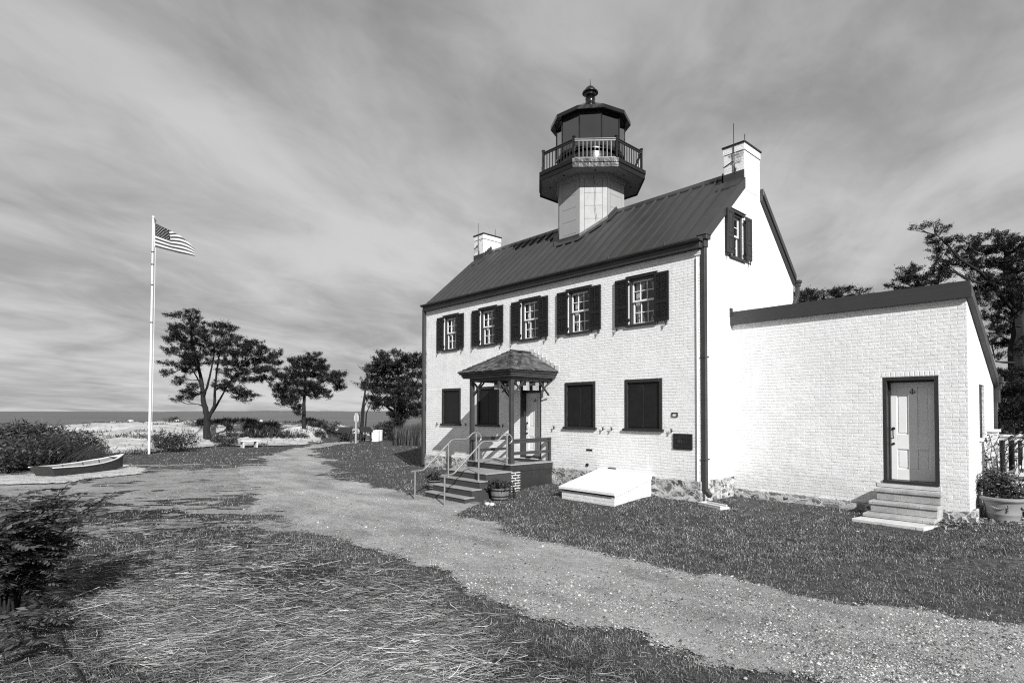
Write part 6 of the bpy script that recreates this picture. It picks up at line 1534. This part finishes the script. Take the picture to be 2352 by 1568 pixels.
P[:, 2] += .015 + .03 * g.random(n); az = g.uniform(0, np.pi, n); tl = g.normal(0, .35, n); ln = g.uniform(.02, .07, n); w = ln * g.uniform(.2, .5, n)
d = np.stack([np.cos(az) * np.cos(tl), np.sin(az) * np.cos(tl), np.sin(tl)], 1); s = np.stack([-np.sin(az), np.cos(az), g.normal(0, .4, n)], 1)
V = np.stack([P - d * ln[:, None] / 2 - s * w[:, None] / 2, P + d * ln[:, None] / 2 - s * w[:, None] / 2, P + d * ln[:, None] / 2 + s * w[:, None] / 2, P - d * ln[:, None] / 2 + s * w[:, None] / 2], 1)
tag(np_mesh('wood_chips', V, 4, M_MULCH), 'wood chip mulch between the annex steps and the terracotta pot', 'mulch', kind='stuff')

# dune grass tufts: one mass of ground cover
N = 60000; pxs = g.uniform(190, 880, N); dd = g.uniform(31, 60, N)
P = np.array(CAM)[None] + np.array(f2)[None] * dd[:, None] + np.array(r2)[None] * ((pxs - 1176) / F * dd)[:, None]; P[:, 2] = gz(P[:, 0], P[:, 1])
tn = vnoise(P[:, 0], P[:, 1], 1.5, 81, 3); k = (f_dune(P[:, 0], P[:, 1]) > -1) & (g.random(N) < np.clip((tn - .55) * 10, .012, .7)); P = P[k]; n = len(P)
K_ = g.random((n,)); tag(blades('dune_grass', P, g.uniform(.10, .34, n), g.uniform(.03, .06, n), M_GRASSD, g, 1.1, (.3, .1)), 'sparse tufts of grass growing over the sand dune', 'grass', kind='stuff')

N = 14000; pxs = g.uniform(455, 800, N); dd = np.where((pxs > 520) & (pxs < 700), 42.6, 46.3) + g.random(N) * np.where((pxs > 520) & (pxs < 700), 8.2, 4.5)  # between the junipers the scrub runs down the face to stand for tree shade
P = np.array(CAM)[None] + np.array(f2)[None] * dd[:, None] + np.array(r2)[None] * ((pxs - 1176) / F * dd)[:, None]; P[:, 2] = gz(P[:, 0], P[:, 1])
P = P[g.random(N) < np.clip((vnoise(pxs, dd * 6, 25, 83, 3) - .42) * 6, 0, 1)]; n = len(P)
tag(blades('crest_and_shade_scrub', P, g.uniform(.2, .55, n), g.uniform(.05, .10, n), M_SHRUB, g, 1.2, (.2, .1)), 'dark low scrub fringing the dune crest, spread down its face in place of tree shade', 'scrub', kind='stuff')

# reeds: the bed left of the dune and the stand against the house corner
def reed_mass(name, lab, region, n, h0, h1, depth0, depth1, wind, mat, w=.022, lean=.28):
    pxs = g.uniform(*region, n); dd = depth0 + (depth1 - depth0) * g.random(n)
    P = np.array(CAM)[None] + np.array(f2)[None] * dd[:, None] + np.array(r2)[None] * ((pxs - 1176) / F * dd)[:, None]; P[:, 2] = gz(P[:, 0], P[:, 1])
    hn = vnoise(pxs, dd * 8, 40, 91, 3); H = (h0 + (h1 - h0) * hn) * g.uniform(.55, 1.1, n)
    o = blades(name, P, H, np.full(n, w) * g.uniform(.6, 1.3, n), mat, g, lean, wind, seg=4); return tag(o, lab, 'reeds', kind='stuff')
wd_ = tuple((r2 * .62)[:2])
M_REEDD = island('dark_reeds', 0.02, 0.14, 0.6, 0.35, 0.15, 2.0, 0.5)
reed_mass('reed_bed', 'dense dark wind-bent reeds filling the left edge behind the boat', (-160, 110), 5200, 1.1, 2.3, 22.5, 31, wd_, M_REEDD, .035)
reed_mass('reed_bed', 'lower dark reeds thinning out towards the flagpole', (100, 225), 3000, .55, 1.5, 23, 29, wd_, M_REEDD, .03)
reed_mass('reed_stand', 'tall pale dry reeds standing against the left corner of the house', (905, 985), 3600, .7, 2.3, 40, 48, (.08, .05), M_REED, .03, lean=.2)
def bush(px, py, depth, w, h, n, leaf, lab, seed, group=None, mat=None, stems=6, z=None, cat='shrub', name='shrub', asp=.45):
    c = at(px, py, depth); c.z = gz1(c.x, c.y); b = thing(name, c, lab, cat, group); rr = random.Random(seed); m = MB()
    for k in range(stems): m.tube([c + Vector((rr.uniform(-.1, .1), rr.uniform(-.1, .1), -.05)), c + Vector((rr.uniform(-.3, .3) * w, rr.uniform(-.3, .3) * w, h * .5)), c + Vector((rr.uniform(-.5, .5) * w, rr.uniform(-.5, .5) * w, h * rr.uniform(.7, 1.05)))], [.02, .012, .004], 5)
    m.build('stem', M_BARK, b); leafs('foliage', (c.x, c.y, c.z + h * .52), (w * .5, w * .5, h * .5), n, leaf, mat or M_SHRUB, b, asp, .45, seed, shell=.5)
    return b
bush(85, 1030, 24, 3.2, 1.3, 3000, .13, 'wide dark leafy shrub in front of the reeds behind the boat', 31); bush(20, 1060, 21.5, 2.4, 1.1, 2200, .12, 'dark shrub at the left edge behind the boat stern', 32); bush(160, 1045, 25, 2.4, .9, 1700, .12, 'low dark shrub between reeds and dune sand', 33)
bush(45, 1015, 26, 3.6, 1.9, 4200, .34, 'tall ragged reedy bush rising above the water line at the left edge', 51, mat=M_REEDD, asp=.13); bush(150, 1020, 27.5, 3.0, 1.4, 3000, .32, 'ragged reedy bush between the left thicket and the dune sand', 52, mat=M_REEDD, asp=.13)
bush(235, 1055, 26, 1.5, .45, 600, .10, 'very low straggling shrub beside the boat bow on the sand', 34)
bush(405, 1041, 33.5, 2.5, 1.15, 2400, .11, 'rounded leafy shrub just right of the flagpole foot', 35); bush(365, 1035, 34.5, 1.3, 1.1, 800, .12, 'pale twiggy shrub right behind the flagpole foot', 36, mat=M_GRASSD)
bush(520, 1034, 39.0, 2.0, .8, 1400, .11, 'low shrub between the big juniper and the bench', 37); bush(500, 1030, 40.5, 1.0, .7, 600, .11, 'small dark shrub against the foot of the big juniper', 38)
bush(755, 985, 47, 2.0, .9, 1000, .12, 'grassy shrub on the dune right of the small juniper', 39, mat=M_GRASSD); bush(735, 1008, 44.5, 1.3, .7, 600, .12, 'dark scrub on the dune slope below the small juniper', 40); bush(690, 1008, 43, 1.4, .5, 500, .10, 'low scrub on the dune slope left of the small juniper trunk', 41); bush(795, 1005, 47.5, 2.2, 1.1, 1200, .12, 'scrub behind the wider reading board', 42)
bush(895, 1012, 49, 2.6, 1.6, 2000, .13, 'tall dark shrub right behind the bins', 43); bush(925, 1012, 46.5, 2.6, 1.0, 1800, .12, 'broad dark shrub in front of the dense juniper', 44); bush(882, 1000, 51, 2.0, 1.4, 1200, .13, 'dark shrub with upright shoots left of the bins', 45)
bush(955, 1016, 43.5, 1.8, .5, 700, .10, 'pale low weedy clump by the house corner', 46, mat=M_REED)
bush(395, 975, 47, 1.5, .5, 400, .12, 'small grassy clump on the crest behind the flagpole', 47, mat=M_GRASSD)

# foreground sumac: compound leaves on arching stems, and one bare stem along the ground
sb = Vector(tuple(wpt([10], [1440])[0])); sb.z = gz1(sb.x, sb.y)
sumac = thing('sumac_bush', sb, 'dark sumac bush with feathery compound leaves at the left foreground edge', 'bush')
m = MB(); LV = []; g2 = np.random.default_rng(77); rr = random.Random(77)
def frond(p, d, ln, npair):
    d = d.normalized(); side = d.cross(Vector((0, 0, 1)))
    if side.length < .05: side = Vector((1, 0, 0))
    side.normalize(); up = side.cross(d); pts = []
    for k in range(5): t = k / 4; pts.append(p + d * (ln * t) + Vector((0, 0, -.30 * ln * t * t)))
    m.tube(pts, [.004, .0035, .003, .0025, .0015], 4)
    for k in range(npair + 1):
        t = (k + 1) / (npair + 1.3); i = min(3, int(t * 4)); f_ = t * 4 - i; c = pts[i].lerp(pts[i + 1], f_); dd = (pts[i + 1] - pts[i]).normalized()
        L = .12 * (1 - .45 * abs(t - .45) * 1.6) * rr.uniform(.8, 1.15)
        for sg in ((-1, 1) if k < npair else (0,)):
            v = (side * sg * .9 + dd * .55 + Vector((0, 0, rr.uniform(-.35, .1)))).normalized() if sg else dd
            w = v.cross(up).normalized() if abs(v.dot(up)) < .98 else side; w = (w + up * rr.uniform(-.3, .3)).normalized() * L * .20
            q0, q1 = c + v * .004, c + v * L; mid = c + v * L * .45 - Vector((0, 0, .004)); LV.append([q0, mid + w, q1, mid - w])
for k in range(34):
    a_ = rr.uniform(-2.6, 2.6); rad = rr.uniform(.25, 1.0); hh = rr.uniform(.75, 1.45)
    if k < 17: a_ = rr.uniform(-.9, .9); hh = rr.uniform(.8, 1.5); rad = rr.uniform(.25, .62)
    dirv = r2 * math.cos(a_) + f2 * math.sin(a_); tip = sb + dirv * rad + Vector((0, 0, hh)); mid = sb + dirv * rad * .3 + Vector((0, 0, hh * .62))
    st_ = sb + Vector((rr.uniform(-.12, .12), rr.uniform(-.12, .12), -.05)); m.tube([st_, st_.lerp(mid, .5), mid, mid.lerp(tip, .5) + Vector((0, 0, .05)), tip], [.016, .013, .010, .007, .004], 6)
    for j in range(13):
        t = .35 + .65 * j / 12; c = mid.lerp(tip, max(0, (t - .5) * 2)) if t > .5 else st_.lerp(mid, t * 2)
        az = rr.uniform(0, 6.28); frond(c, Vector((math.cos(az), math.sin(az), rr.uniform(.05, .7))), rr.uniform(.24, .40), rr.randint(7, 10))
# low shoots near the ground
for px, py in ((40, 1400), (75, 1390), (20, 1440), (55, 1460), (110, 1330), (130, 1290), (120, 1300), (90, 1310), (140, 1300)):
    c = Vector(tuple(wpt([px], [py + 95])[0])); c.z = gz1(c.x, c.y) + .30
    m.tube([sb.lerp(c, .4) + Vector((0, 0, .1)), c], [.008, .004], 5)
    for j in range(5): az = rr.uniform(0, 6.28); frond(c, Vector((math.cos(az), math.sin(az), rr.uniform(-.1, .5))), rr.uniform(.22, .32), 8)
m.build('stem', M_BARK, sumac)
np_mesh('leaves', np.array([[tuple(p) for p in q_] for q_ in LV]), 4, M_SUMAC, sumac)
m = MB(); pts = []
for px, py, hgt in ((105, 1432, .18), (125, 1462, .10), (150, 1500, .05), (165, 1525, .04), (178, 1548, .04), (192, 1570, .03), (215, 1610, .03)):
    p = Vector(tuple(wpt([px], [py])[0])); p.z = gz1(p.x, p.y) + hgt; pts.append(p)
m.tube(pts, [.004, .007, .009, .011, .012, .012, .012], 8)
m.tube([pts[2], pts[2] + Vector((.05, .02, .08)), pts[2] + Vector((.06, .04, .13))], [.006, .004, .002], 5); m.tube([pts[1], pts[1] + r2 * -.10 + Vector((0, 0, .04))], [.005, .002], 5)
tag(m.build('fallen_branch', M_BARK, None, smooth=True, loc=tuple(pts[3])), 'dark bare branch snaking along the ground in the bottom left corner', 'branch')
